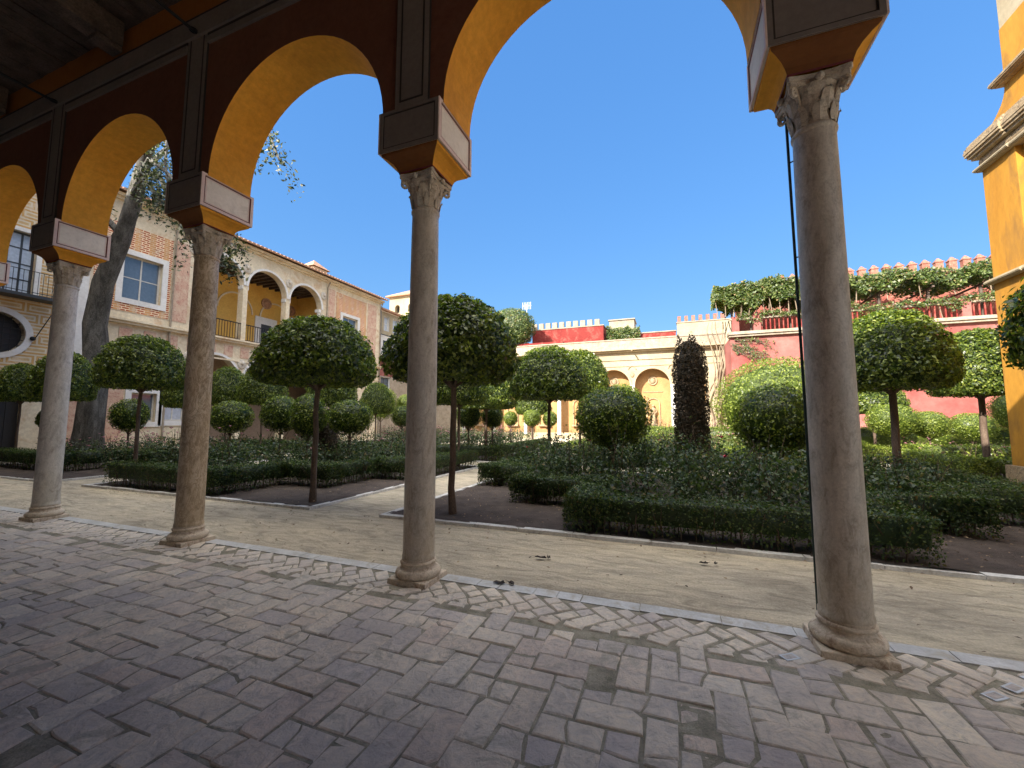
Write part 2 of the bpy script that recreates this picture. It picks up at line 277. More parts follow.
# ------------------------------------------------------------------ mesh builder
class MB:
    def __init__(s): s.v = []; s.f = []; s.mi = []; s.cur = 0
    def face(s, pts):
        i = len(s.v); s.v += [tuple(p) for p in pts]; s.f.append(tuple(range(i, i+len(pts)))); s.mi.append(s.cur)
    def box(s, x0, x1, y0, y1, z0, z1, fr=None, taper=0.0):
        t = taper
        P = [(x0, y0, z0), (x1, y0, z0), (x1, y1, z0), (x0, y1, z0), (x0+t, y0+t, z1), (x1-t, y0+t, z1), (x1-t, y1-t, z1), (x0+t, y1-t, z1)]
        if fr: P = [fr(*p) for p in P]
        i = len(s.v); s.v += P
        for q in ((0, 3, 2, 1), (4, 5, 6, 7), (0, 1, 5, 4), (1, 2, 6, 5), (2, 3, 7, 6), (3, 0, 4, 7)):
            s.f.append(tuple(i+k for k in q)); s.mi.append(s.cur)
    def lathe(s, prof, c=(0, 0, 0), n=24, a0=0, a1=2*math.pi, wob=None):
        i = len(s.v); full = abs(a1-a0-2*math.pi) < 1e-6; cols = n if full else n+1
        for r, z in prof:
            for k in range(cols):
                a = a0+(a1-a0)*k/n; rr = r*(wob(a, z) if wob else 1)
                s.v.append((c[0]+rr*math.cos(a), c[1]+rr*math.sin(a), c[2]+z))
        for j in range(len(prof)-1):
            for k in range(n):
                k2 = (k+1) % cols
                s.f.append((i+j*cols+k, i+j*cols+k2, i+(j+1)*cols+k2, i+(j+1)*cols+k)); s.mi.append(s.cur)
        if full:
            s.f.append(tuple(i+k for k in range(cols))[::-1]); s.mi.append(s.cur)
            j = len(prof)-1; s.f.append(tuple(i+j*cols+k for k in range(cols))); s.mi.append(s.cur)
    def tube(s, path, rad, n=8, bumpy=0.0):
        path = [Vector(p) for p in path]
        if isinstance(rad, (int, float)): rad = [rad]*len(path)
        i = len(s.v); up = Vector((0.13, 0.21, 1)).normalized()
        for j, p in enumerate(path):
            t = (path[min(j+1, len(path)-1)]-path[max(j-1, 0)]).normalized()
            if abs(t.dot(up)) > 0.95: a = t.cross(Vector((1, 0.2, 0))).normalized()
            else: a = t.cross(up).normalized()
            if j and a.dot(pa) < 0: a = -a
            pa = a; b = t.cross(a)
            for k in range(n):
                an = 2*math.pi*k/n; rr = rad[j]*(1+bumpy*math.sin(3*an+j*1.3)+bumpy*0.7*math.sin(5*an-j*0.8))
                s.v.append(tuple(p+a*math.cos(an)*rr+b*math.sin(an)*rr))
        for j in range(len(path)-1):
            for k in range(n):
                s.f.append((i+j*n+k, i+j*n+(k+1) % n, i+(j+1)*n+(k+1) % n, i+(j+1)*n+k)); s.mi.append(s.cur)
        s.f.append(tuple(i+k for k in range(n))[::-1]); s.mi.append(s.cur)
        j = len(path)-1; s.f.append(tuple(i+j*n+k for k in range(n))); s.mi.append(s.cur)
    def ball(s, c, r, n=12, m_=8, sq=(1, 1, 1)):
        pr = [(max(1e-4, math.sin(math.pi*j/m_)), -math.cos(math.pi*j/m_)) for j in range(m_+1)]
        i = len(s.v); s.lathe(pr, (0, 0, 0), n)
        s.v[i:] = [(c[0]+p[0]*r*sq[0], c[1]+p[1]*r*sq[1], c[2]+p[2]*r*sq[2]) for p in s.v[i:]]
    def wall(s, fr, u0, u1, z0, z1, t, holes=(), mats=(0, 0), du=None):
        """wall in frame fr(u, z, d) (front at d=0, back at d=-t) with holes:
        ('r',a,b,lo,hi)  ('a',cx,r,spring,lo)  ('o',cx,r,cz). mats = (wall, reveal)"""
        us = {round(u0, 5), round(u1, 5)}
        def span(h, u):
            if h[0] == 'r': return (h[3], h[4])
            d = max(0.0, h[2]**2-(u-h[1])**2)**0.5
            if h[0] == 'a': return (h[4], h[3]+d)
            return (h[3]-d, h[3]+d)
        rng = []
        for h in holes:
            if h[0] == 'r': a, b = h[1], h[2]; us |= {round(a, 5), round(b, 5)}
            else:
                a, b = h[1]-h[2], h[1]+h[2]
                for k in range(33): us.add(round(h[1]-h[2]*math.cos(math.pi*k/32), 5))
            rng.append((round(a, 5), round(b, 5), h))
        us = sorted(x for x in us if u0-1e-6 <= x <= u1+1e-6)
        for a, b in zip(us, us[1:]):
            if b-a < 1e-6: continue
            mid = (a+b)/2; hs = [h for lo, hi, h in rng if lo < mid < hi]
            hs.sort(key=lambda h: span(h, mid)[0])
            ca, cb = z0, z0; segs = []
            for h in hs:
                (la, ha), (lb, hb) = span(h, a), span(h, b)
                segs.append((ca, cb, la, lb)); ca, cb = ha, hb
                s.cur = mats[1]
                s.face([fr(a, ha, 0), fr(b, hb, 0), fr(b, hb, -t), fr(a, ha, -t)])
                if la > z0+1e-5: s.face([fr(a, la, 0), fr(b, lb, 0), fr(b, lb, -t), fr(a, la, -t)])
            segs.append((ca, cb, z1, z1)); s.cur = mats[0]
            for la, lb, ha, hb in segs:
                if abs(ha-la)+abs(hb-lb) < 1e-6: continue
                for d in (0, -t): s.face([fr(a, la, d), fr(b, lb, d), fr(b, hb, d), fr(a, ha, d)])
            s.face([fr(a, z1, 0), fr(b, z1, 0), fr(b, z1, -t), fr(a, z1, -t)])
        s.cur = mats[1]
        for lo, hi, h in rng:
            for u in (lo, hi):
                if h[0] == 'o': continue
                l_, h_ = (h[3], h[4]) if h[0] == 'r' else (h[4], h[3])
                s.face([fr(u, l_, 0), fr(u, h_, 0), fr(u, h_, -t), fr(u, l_, -t)])
        s.cur = mats[0]
        for u in (u0, u1): s.face([fr(u, z0, 0), fr(u, z1, 0), fr(u, z1, -t), fr(u, z0, -t)])
    def arc(s, fr, cx, cz, r, w_, d0, d1, a0=0, a1=180, n=24):
        """flat arch band (archivolt / ring) of width w_ outside radius r, from depth d0 to d1"""
        for k in range(n):
            A = [R(a0+(a1-a0)*(k+e)/n) for e in (0, 1)]
            P = [[(cx+math.cos(a)*q, cz+math.sin(a)*q) for a in A] for q in (r, r+w_)]
            i = P[0]; o = P[1]
            s.face([fr(*i[0], d1), fr(*i[1], d1), fr(*o[1], d1), fr(*o[0], d1)])
            s.face([fr(*o[0], d0), fr(*o[1], d0), fr(*o[1], d1), fr(*o[0], d1)])
            s.face([fr(*i[0], d0), fr(*i[1], d0), fr(*i[1], d1), fr(*i[0], d1)])
    def fb(s, fr, u0, u1, z0, z1, d0, d1, taper=0): # box in a wall frame
        P = [fr(u, z, d) for z in (z0, z1) for (u, d) in ((u0, d0), (u1, d0), (u1, d1), (u0, d1))]
        i = len(s.v); s.v += P
        for q in ((0, 3, 2, 1), (4, 5, 6, 7), (0, 1, 5, 4), (1, 2, 6, 5), (2, 3, 7, 6), (3, 0, 4, 7)):
            s.f.append(tuple(i+k for k in q)); s.mi.append(s.cur)
    def build(s, name, mat, parent=None, smooth=False, bevel=0.0, kind=None):
        me = bpy.data.meshes.new(name); me.from_pydata(s.v, [], s.f)
        mats = mat if isinstance(mat, (list, tuple)) else [mat]
        for q in mats: me.materials.append(q)
        if len(mats) > 1: me.polygons.foreach_set('material_index', s.mi)
        me.validate()
        import bmesh
        bm = bmesh.new(); bm.from_mesh(me); bmesh.ops.remove_doubles(bm, verts=bm.verts, dist=0.0002)
        bmesh.ops.recalc_face_normals(bm, faces=bm.faces); bm.to_mesh(me); bm.free()
        if smooth: me.polygons.foreach_set('use_smooth', [True]*len(me.polygons))
        me.update()
        o = bpy.data.objects.new(name, me); COL.objects.link(o)
        if smooth:
            try: me.set_sharp_from_angle(angle=R(40))
            except Exception: pass
        if parent: o.parent = parent
        if bevel:
            md = o.modifiers.new('bevel', 'BEVEL'); md.width = bevel; md.segments = 2; md.limit_method = 'ANGLE'
        if kind: o['kind'] = kind
        return o

def tag(o, label=None, cat=None, group=None, kind=None):
    if label: o['label'] = label
    if cat: o['category'] = cat
    if group: o['group'] = group
    if kind: o['kind'] = kind
    return o
def thing(name, loc, label, cat, group=None, rz=0):
    o = bpy.data.objects.new(name, None); COL.objects.link(o); o.location = loc; o.rotation_euler.z = rz
    o.empty_display_size = 0.2
    return tag(o, label, cat, group)
def copy_tree(o, parent=None):
    c = o.copy(); COL.objects.link(c)
    if parent: c.parent = parent
    for ch in list(o.children): copy_tree(ch, c)
    return c
def dup(o, loc, label, rz=0, scale=(1, 1, 1)):
    c = copy_tree(o); c.location = loc; c.rotation_euler.z = rz; c.scale = scale; c['label'] = label; return c

# ------------------------------------------------------------------ foliage
def leaves(name, P, Nn, size, mat, parent=None, seed=0, aspect=0.5, spread=0.8, extra=None, kind=None, tint=None):
    rs = np.random.RandomState(seed); n = len(P)
    nn = Nn/np.maximum(1e-6, np.linalg.norm(Nn, axis=1))[:, None] + rs.normal(0, spread*0.6, (n, 3)); nn /= np.linalg.norm(nn, axis=1)[:, None]
    t = rs.normal(0, 1, (n, 3)); t[:, 2] -= 0.5; t -= (t*nn).sum(1)[:, None]*nn; t /= np.linalg.norm(t, axis=1)[:, None]
    b = np.cross(nn, t); l = size*(0.5+0.95*rs.rand(n)**1.3)[:, None]; wd = l*aspect
    V = np.empty((n, 4, 3)); V[:, 0] = P-t*l/2; V[:, 1] = P+b*wd/2+nn*wd*0.22-t*l*0.05; V[:, 2] = P+t*l/2; V[:, 3] = P-b*wd/2+nn*wd*0.22-t*l*0.05
    V = V.reshape(-1, 3); ti = rs.rand(n) if tint is None else np.clip(tint+rs.normal(0, 0.2, n), 0, 1)
    T = np.repeat(ti, 4); Fc = np.arange(n*4)
    ex_v, ex_f = ([], []) if extra is None else extra
    nv = n*4+len(ex_v); me = bpy.data.meshes.new(name)
    me.vertices.add(nv); allv = np.concatenate([V, np.array(ex_v, float).reshape(-1, 3)]) if len(ex_v) else V
    me.vertices.foreach_set('co', allv.astype(np.float32).ravel())
    nq = len(ex_f); loops = np.concatenate([Fc, (np.array(ex_f, int)+n*4).ravel()]) if nq else Fc
    me.loops.add(len(loops)); me.loops.foreach_set('vertex_index', loops.astype(np.int32))
    npoly = n+nq; me.polygons.add(npoly)
    me.polygons.foreach_set('loop_start', (np.arange(npoly)*4).astype(np.int32))
    me.update(calc_edges=True)
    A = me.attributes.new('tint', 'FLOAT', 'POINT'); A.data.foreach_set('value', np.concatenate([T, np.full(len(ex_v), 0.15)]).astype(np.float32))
    me.materials.append(mat); me.validate()
    o = bpy.data.objects.new(name, me); COL.objects.link(o)
    if parent: o.parent = parent
    if kind: o['kind'] = kind
    return o
def lump(a, h, ph): return 1+0.035*np.sin(3*a+ph)+0.03*np.sin(5*a-2*ph+4*h)+0.025*np.sin(8*h*3+2*a+ph)+0.022*np.sin(13*a+9*h+ph)*np.sin(17*h-7*a)+0.02*np.sin(23*a-31*h)
def crown_pts(rx, ry, z0, z1, n, seed, kind='dome', depth=0.16):
    rs = np.random.RandomState(seed); ph = rs.rand()*6
    if kind == 'dome': hm = 0.20
    elif kind == 'ball': hm = 0.5
    else: hm = 0.5
    def prof(h):
        if kind == 'column':
            return np.where(h > 0.9, np.sqrt(np.maximum(0, 1-((h-0.9)/0.1)**2))*0.9, 0.90+0.1*np.sin(h*3.0))
        up = np.sqrt(np.maximum(0, 1-(np.maximum(h-hm, 0)/(1-hm))**2))
        lo = np.sqrt(np.maximum(0, 1-(np.maximum(hm-h, 0)/hm)**2*(0.30 if kind == 'dome' else 0.96)))
        return np.where(h > hm, up**0.92, lo)
    def surf(h, a):
        r = prof(h)*lump(a, h, ph); return np.stack([rx*r*np.cos(a), ry*r*np.sin(a), z0+(z1-z0)*h], 1)
    N_ = n*3; h = rs.rand(N_); a = rs.rand(N_)*2*np.pi
    pr = prof(h); dr = (prof(np.minimum(h+0.01, 1))-prof(np.maximum(h-0.01, 0)))/0.02*rx
    wgt = pr*np.sqrt((z1-z0)**2+dr**2)+0.02; keep = rs.rand(N_) < wgt/wgt.max(); h, a = h[keep][:n], a[keep][:n]
    if kind == 'dome':    # extra points near the very top (flat cap)
        k = n//7; q = np.sqrt(rs.rand(k))*0.5; hh = hm+(1-hm)*np.sqrt(1-q**2); h = np.concatenate([h, hh]); a = np.concatenate([a, rs.rand(k)*2*np.pi])
    S = surf(h, a); c = np.array([0, 0, z0+(z1-z0)*hm]); Nn = (S-c)/np.array([rx, ry, (z1-z0)*0.6])**2
    cc = c if kind != 'column' else np.stack([0*h, 0*h, S[:, 2]], 1)
    dd = (rs.rand(len(h))**1.6)*depth; P = cc+(S-cc)*(1-dd[:, None])
    cl = 0.05*np.sin(P[:, 0]*17+ph)*np.sin(P[:, 1]*15+2*ph)*np.sin(P[:, 2]*16); P = P+(S-cc)*cl[:, None]
    sprig = rs.rand(len(h)) < 0.02; P[sprig] = cc+(S[sprig]-cc)*1.025 if kind != 'column' else P[sprig]
    if kind == 'column': tp = (h > 0.9) & (rs.rand(len(h)) < 0.5); P[tp, 2] += rs.rand(tp.sum())*0.14*(1+np.sin(P[tp, 0]*22))
    if kind in ('dome',):   # underside
        k = n//4; q = np.sqrt(rs.rand(k)); aa = rs.rand(k)*2*np.pi; rr = prof(np.array([0.0]))[0]*q*0.97
        B = np.stack([rx*rr*np.cos(aa), ry*rr*np.sin(aa), z0+rs.rand(k)*0.12*(z1-z0)-0.0+rs.normal(0, .02, k)], 1)
        P = np.concatenate([P, B]); Nn = np.concatenate([Nn, np.tile([0, 0, -1.0], (k, 1))])
    # inner leaf mass
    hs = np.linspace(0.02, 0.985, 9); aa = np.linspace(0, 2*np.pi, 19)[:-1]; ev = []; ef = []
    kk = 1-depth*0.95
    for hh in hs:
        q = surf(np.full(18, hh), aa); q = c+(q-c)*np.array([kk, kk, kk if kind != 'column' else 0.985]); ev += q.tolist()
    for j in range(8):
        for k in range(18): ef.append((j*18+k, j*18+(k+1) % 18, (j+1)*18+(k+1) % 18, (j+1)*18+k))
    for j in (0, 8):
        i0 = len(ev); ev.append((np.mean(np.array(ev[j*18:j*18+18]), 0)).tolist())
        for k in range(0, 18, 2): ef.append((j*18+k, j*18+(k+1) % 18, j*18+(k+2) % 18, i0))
    return P, Nn, (ev, ef)
def topiary(name, loc, label, cat, group, rx, ry, z0, z1, n, leaf=0.075, seed=1, kind='dome', mat='leaf', trunk_r=0.055, bark='bark', lean=(0, 0), limbs=6, depth=0.16, rz=0):
    t = thing(name, loc, label, cat, group, rz)
    P, Nn, ex = crown_pts(rx, ry, z0, z1, n, seed, kind, depth)
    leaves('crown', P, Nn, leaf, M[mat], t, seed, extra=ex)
    rs = random.Random(seed); mb = MB(); zt = z0+(z1-z0)*0.25
    path = [(lean[0]*(1-k/6)+rs.uniform(-.012, .012), lean[1]*(1-k/6)+rs.uniform(-.012, .012), zt*k/6) for k in range(7)]
    mb.tube(path, [trunk_r*(1.35 if k == 0 else 1.05-0.04*k) for k in range(7)], 10, 0.06)
    for k in range(limbs):
        a = 2*math.pi*k/limbs+rs.random(); q = 0.6
        mb.tube([(path[-1][0], path[-1][1], z0-0.12), (rx*0.25*math.cos(a), ry*0.25*math.sin(a), z0+(z1-z0)*0.08), (rx*q*math.cos(a), ry*q*math.sin(a), z0+(z1-z0)*0.35)], [trunk_r*0.55, trunk_r*0.4, trunk_r*0.2], 6)
    mb.build('trunk', M[bark], t, smooth=True)
    return t
def strip_pts(path, width, z0, z1, dens, seed, ragged=0.03):
    """box-hedge surface points along an axis-aligned polyline"""
    rs = np.random.RandomState(seed); P = []; Nn = []
    for (x0, y0), (x1, y1) in zip(path, path[1:]):
        xa, xb = min(x0, x1)-width/2, max(x0, x1)+width/2; ya, yb = min(y0, y1)-width/2, max(y0, y1)+width/2
        for ax, s_, area in ((2, 1, (xb-xa)*(yb-ya)), (0, -1, (yb-ya)*(z1-z0)), (0, 1, (yb-ya)*(z1-z0)), (1, -1, (xb-xa)*(z1-z0)), (1, 1, (xb-xa)*(z1-z0))):
            k = int(area*dens); q = np.stack([rs.uniform(xa, xb, k), rs.uniform(ya, yb, k), rs.uniform(z0, z1, k)], 1)
            nn = np.zeros((k, 3)); nn[:, ax] = s_
            if ax == 2: q[:, 2] = z1
            elif ax == 0: q[:, 0] = xb if s_ > 0 else xa
            else: q[:, 1] = yb if s_ > 0 else ya
            if ax != 2:   # thinner foot, stems show
                f = (q[:, 2]-z0)/(z1-z0); kp = rs.rand(k) < np.clip(0.22+1.6*f, 0, 1); q, nn = q[kp], nn[kp]
            wv = 0.02*np.sin(q[:, 0]*3.1+seed)+0.02*np.sin(q[:, 1]*4.3)+0.015*np.sin(q[:, 0]*11+q[:, 1]*9+q[:, 2]*8)
            q = q+nn*wv[:, None]-nn*np.abs(rs.normal(0, 0.05, len(q)))[:, None]+rs.normal(0, ragged*0.4, q.shape)
            P.append(q); Nn.append(nn)
    return np.concatenate(P), np.concatenate(Nn)
def hedge(name, path, width, h, label, dens, leaf, seed, mat='leaf_box', group=None, foot=0.02):
    """path in world coordinates; base at path[0]"""
    o0 = path[0]; t = thing(name, (o0[0], o0[1], 0.03), label, 'hedge', group)
    pl = [(x-o0[0], y-o0[1]) for x, y in path]
    P, Nn = strip_pts(pl, width, foot, h, dens, seed)
    ev, ef = [], []
    for (x0, y0), (x1, y1) in zip(pl, pl[1:]):
        i = 0.075+0.003*len(ev)/8; xa, xb = min(x0, x1)-width/2+i, max(x0, x1)+width/2-i; ya, yb = min(y0, y1)-width/2+i, max(y0, y1)+width/2-i
        b = len(ev); ev += [(xa, ya, foot+h*0.32), (xb, ya, foot+h*0.32), (xb, yb, foot+h*0.32), (xa, yb, foot+h*0.32), (xa, ya, h-i*0.6), (xb, ya, h-i*0.6), (xb, yb, h-i*0.6), (xa, yb, h-i*0.6)]
        for q in ((0, 3, 2, 1), (4, 5, 6, 7), (0, 1, 5, 4), (1, 2, 6, 5), (2, 3, 7, 6), (3, 0, 4, 7)): ef.append(tuple(b+k for k in q))
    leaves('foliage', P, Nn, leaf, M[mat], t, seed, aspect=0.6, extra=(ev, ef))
    rs = random.Random(seed); mb = MB()
    for (x0, y0), (x1, y1) in zip(pl, pl[1:]):
        Ln = math.hypot(x1-x0, y1-y0); k = max(2, int(Ln/0.16))
        for j in range(k):
            for sd_ in (-1, 1, 0):
                f = (j+rs.random())/k; ox = sd_*width*0.33 if y0 == y1 else 0; 
                px, py = x0+(x1-x0)*f, y0+(y1-y0)*f
                if abs(x1-x0) > abs(y1-y0): py += sd_*width*0.36
                else: px += sd_*width*0.36
                mb.tube([(px, py, -0.03), (px+rs.uniform(-.04, .04), py+rs.uniform(-.04, .04), h*0.45), (px+rs.uniform(-.1, .1), py+rs.uniform(-.1, .1), h*0.85)], [0.010, 0.008, 0.004], 4)
    mb.build('stems', M['stem'], t)
    return t

# ================================================================== SETTING
def sheet(name, x0, x1, y0, y1, z, mat, n=(1, 1), amp=0.0, seed=0):
    rs = np.random.RandomState(seed); nx, ny = n; mb = MB()
    X = np.linspace(x0, x1, nx+1); Y = np.linspace(y0, y1, ny+1)
    Z = z+amp*rs.rand(nx+1, ny+1)
    mb.v = [(X[i], Y[j], float(Z[i, j])) for i in range(nx+1) for j in range(ny+1)]
    mb.f = [(i*(ny+1)+j, (i+1)*(ny+1)+j, (i+1)*(ny+1)+j+1, i*(ny+1)+j+1) for i in range(nx) for j in range(ny)]; mb.mi = [0]*len(mb.f)
    o = mb.build(name, mat, smooth=amp > 0); o['kind'] = 'structure'; return o
sheet('ground', -400, 400, -400, 600, 0.0, M['sand'])
# --- paved gallery floor: herringbone of worn slabs, a diagonal brick border, a marble edging strip
def floor_mesh():
    rs = random.Random(3); V = []; F = []; T = []
    def slab(poly, zt, tint, gap=0.0055):
        cx = sum(p[0] for p in poly)/len(poly); cy = sum(p[1] for p in poly)/len(poly); n = len(poly)
        tx, ty = rs.gauss(0, 0.006), rs.gauss(0, 0.006)
        i = len(V)
        def sh(p, d):
            dx, dy = cx-p[0], cy-p[1]; l = math.hypot(dx, dy) or 1; return (p[0]+dx/l*d, p[1]+dy/l*d)
        for p in poly: q = sh(p, gap); V.append((q[0], q[1], 0.0))
        for p in poly: q = sh(p, gap+0.003); V.append((q[0], q[1], zt-0.006+tx*(q[0]-cx)+ty*(q[1]-cy)))
        for p in poly: q = sh(p, gap+0.013); V.append((q[0], q[1], zt+tx*(q[0]-cx)+ty*(q[1]-cy)))
        for r_ in (0, 1):
            for k in range(n): F.append((i+r_*n+k, i+r_*n+(k+1) % n, i+(r_+1)*n+(k+1) % n, i+(r_+1)*n+k))
        F.append(tuple(i+2*n+k for k in range(n))); T.extend([tint]*(3*n))
    def brick(cx, cy, L_, W_, ang, split=0.42, tb=None):
        c, s_ = math.cos(ang), math.sin(ang); j = 0.010
        P = [(-L_/2, -W_/2), (L_/2, -W_/2), (L_/2, W_/2), (-L_/2, W_/2)]
        P = [(x+rs.uniform(-j, j), y+rs.uniform(-j, j)) for x, y in P]
        tint = rs.random() if tb is None else min(1, max(0, rs.gauss(tb, .15))); zt = 0.016+rs.uniform(-0.004, 0.0045)
        tr = lambda p: (cx+p[0]*c-p[1]*s_, cy+p[0]*s_+p[1]*c)
        if rs.random() < split:
            a = rs.uniform(-0.28, 0.28)*L_; b = a+rs.uniform(-0.3, 0.3)*W_; mx = (a+b)/2+rs.uniform(-.02, .02)
            A = [P[0], (a, P[0][1]), (mx, rs.uniform(-.3, .3)*W_), (b, P[3][1]), P[3]]
            B = [(a, P[1][1]), P[1], P[2], (b, P[2][1]), A[2]]
            slab([tr(p) for p in A], zt, tint); 
            if rs.random() < 0.95: slab([tr(p) for p in B], zt-rs.uniform(0, .004), min(1, max(0, tint+rs.uniform(-.12, .12))))
        else:
            # chipped corner
            if rs.random() < 0.4:
                k = rs.randrange(4); p = P[k]; q = P[(k-1) % 4]; r_ = P[(k+1) % 4]; f, g = rs.uniform(.08, .25), rs.uniform(.08, .25)
                P = P[:k]+[(p[0]+(q[0]-p[0])*f, p[1]+(q[1]-p[1])*f), (p[0]+(r_[0]-p[0])*g, p[1]+(r_[1]-p[1])*g)]+P[k+1:]
            slab([tr(p) for p in P], zt, tint)
    W_ = 0.178; ymax = 3.33
    # herringbone (2:1) lattice: unit vectors
    for a in range(-140, 60):
        for b in range(-20, 24):
            # horizontal brick occupying (x..x+2, y) where (x - y) % 4 == 0 ; vertical brick (x, y..y+2) where (x-y)%4==3 pattern
            if (a-b) % 4 == 0:
                x, y = (a+1)*W_, (b+0.5)*W_
                if y+W_/2 < ymax and -2.1 < y and -23 < x < 8: brick(x, y, 2*W_, W_, 0)
            if (a-b) % 4 == 3:
                x, y = (a+0.5)*W_, (b+1.0)*W_
                if y+W_ < ymax+0.1 and -2.1 < y and -23 < x < 8: brick(x, y, 2*W_, W_, math.pi/2)
    # diagonal border
    k = 0; x = -23.0
    while x < 8:
        for yy in (3.44, 3.63):
            brick(x+(0.10 if yy > 3.5 else 0), yy, 0.262, 0.138, (math.pi/4 if yy < 3.5 else -math.pi/4)+rs.uniform(-.05, .05), 0.5, 0.35)
        brick(x+0.11, 3.32, 0.17, 0.09, rs.uniform(-.2, .2), 0.0, 0.4)
        x += 0.205; k += 1
    me = bpy.data.meshes.new('gallery_floor'); me.from_pydata(V, [], F)
    A = me.attributes.new('tint', 'FLOAT', 'POINT'); A.data.foreach_set('value', T); me.materials.append(M['slab'])
    o = bpy.data.objects.new('gallery_floor', me); COL.objects.link(o); o['kind'] = 'structure'
floor_mesh()
sheet('floor_mortar_bed', -23.2, 8.2, -2.2, 3.74, 0.006, M['mortar'], (400, 80), 0.005, 5)
def edging():
    rs = random.Random(9); mb = MB(); x = -23
    while x < 8:
        l = rs.choice([0.22, 0.35, 0.5, 0.62]); z = 0.016+rs.uniform(-.003, .003); mb.box(x+0.003, x+l-0.003, 3.745+rs.uniform(0, .006), 3.90+rs.uniform(-.006, .006), 0.0, z); x += l
    mb.build('marble_edging', M['marble'], kind='structure')
edging()
# --- planting beds with kerbs
XB = [(-22.0, -14.8), (-13.28, -6.05), (-4.55, 5.70)]
XB2 = XB+[(7.2, 17.2)]
YB = [(5.75, 13.1), (14.5, 22.0), (23.6, 31.0)]
def bed(x0, x1, y0, y1, sd_):
    nx, ny = int((x1-x0)*5), int((y1-y0)*5)
    o = sheet('bed_soil', x0+0.06, x1-0.06, y0+0.06, y1-0.06, 0.015, M['soil'], (nx, ny), 0.05, sd_)
    mb = MB(); w_ = 0.12; rs = random.Random(sd_)
    def run(ax, a, b, c):
        t = a
        while t < b-1e-6:
            l = min(rs.uniform(0.7, 1.1), b-t); z = 0.045+rs.uniform(-.004, .004); e = rs.uniform(-.005, .005)
            if ax == 0: mb.box(t+0.002, t+l-0.002, c+e, c+w_+e, -0.01, z, taper=0.004)
            else: mb.box(c+e, c+w_+e, t+0.002, t+l-0.002, -0.01, z, taper=0.004)
            t += l
    run(0, x0, x1, y0); run(0, x0, x1, y1-w_); run(1, y0+w_, y1-w_, x0); run(1, y0+w_, y1-w_, x1-w_)
    mb.build('kerb', M['kerb'], kind='structure')
q = 0
for j, (y0, y1) in enumerate(YB):
    for x0, x1 in (XB if j == 0 else XB2):
        if j == 2 and x0 == -13.28: continue
        q += 1; bed(x0, x1, y0, y1, q)

# ================================================================== THE GALLERY (our side)
FA = lambda u, z, d: (u, 3.40-d, z)          # inner face, faces the camera
CX = [1.114-3.5295*k for k in range(8)][::-1]+[1.114+3.5295]
YC = 3.688
GX0 = -23.9
gal = thing('arcade_gallery', (0, YC, 0), 'painted gallery with maroon inner wall, yellow arch soffits and dark timber ceiling', 'arcade')
def P_(mb, name, mat, **k): # build in world coordinates, parent to gallery
    o = mb.build(name, mat, None, **k); o.parent = gal; o.matrix_parent_inverse = gal.matrix_world.inverted(); o.location = (0, -YC+(0.04 if name in ('frieze', 'pilaster_strip', 'panel_border', 'orange_band') else 0), 0); o.matrix_parent_inverse = Matrix(); return o
mb = MB()
arches = [('a', (a+b)/2, 1.393, 4.815, 4.80) for a, b in zip(CX, CX[1:])]
mb.wall(FA, GX0, 8.0, 4.80, 7.16, 0.585, arches, (0, 1))
P_(mb, 'arcade_wall', [M['maroon'], M['ochre']], smooth=False)
mb = MB(); mb.box(GX0, 8.0, 3.43, 3.98, 7.165, 8.75); mb.box(GX0, 8.0, 3.30, 4.22, 8.75, 8.87)
P_(mb, 'upper_wall', M['cream'])
mb = MB(); mb.face([(GX0, 4.4, 8.87), (8.0, 4.4, 8.87), (8.0, -3.5, 10.9), (GX0, -3.5, 10.9)]); mb.face([(GX0, 4.4, 8.97), (8.0, 4.4, 8.97), (8.0, -3.5, 11.0), (GX0, -3.5, 11.0)]); mb.face([(GX0, 4.4, 8.87), (8.0, 4.4, 8.87), (8.0, 4.4, 8.97), (GX0, 4.4, 8.97)])
P_(mb, 'roof', M['roofpan'])
mb = MB(); mb.box(GX0, -15.2, -3.2, 3.95, 8.99, 13.2)  # unseen raised block, added to keep sun off the old tree and palace wing
P_(mb, 'unseen_west_block', M['cream'])
mb = MB(); mb.box(GX0, 8.0, 3.30, 3.36, 6.86, 7.16); mb.cur = 1; mb.box(GX0, 8.0, 3.292, 3.30, 7.135, 7.15); 
P_(mb, 'frieze', [M['taupe'], M['blackline']])
mb = MB(); mb.box(GX0, 8.0, 3.33, 3.42, 7.162, 7.60); P_(mb, 'orange_band', M['orange_strip'])
for i, c in enumerate(CX):      # painted pilaster strips and the panel borders
    mb = MB(); a, b = c-0.20, c+0.20
    a = max(a, GX0); mb.box(a, b, 3.335, 3.36, 4.822, 6.86)
    mb.cur = 1
    for u in (c-0.135, c+0.135): mb.box(u-0.009, u+0.009, 3.331, 3.335, 4.92, 6.858)
    mb.box(c-0.126, c+0.126, 3.331, 3.335, 4.92, 4.938)
    for u in (a, b): mb.box(u-0.008, u+0.008, 3.338, 3.3595, 4.83, 6.86)
    P_(mb, 'pilaster_strip', [M['taupe'], M['blackline']])
for a, b in zip(CX, CX[1:]):
    mb = MB(); mb.box(a+0.212, b-0.212, 3.325, 3.36, 6.72, 6.815); mb.cur = 1; mb.box(a+0.212, b-0.212, 3.327, 3.36, 6.816, 6.858)
    P_(mb, 'panel_border', [M['taupe'], M['blackline']])
mb = MB()
x = GX0
while x < 7.9:
    mb.box(x, x+0.165, -2.2, 3.45, 7.585+random.uniform(0, .03), 7.68); x += 0.175
P_(mb, 'ceiling_planks', M['wood'])
x = CX[0]-0.6
bx_ = [(a+b)/2 for a, b in zip(CX, CX[1:])]
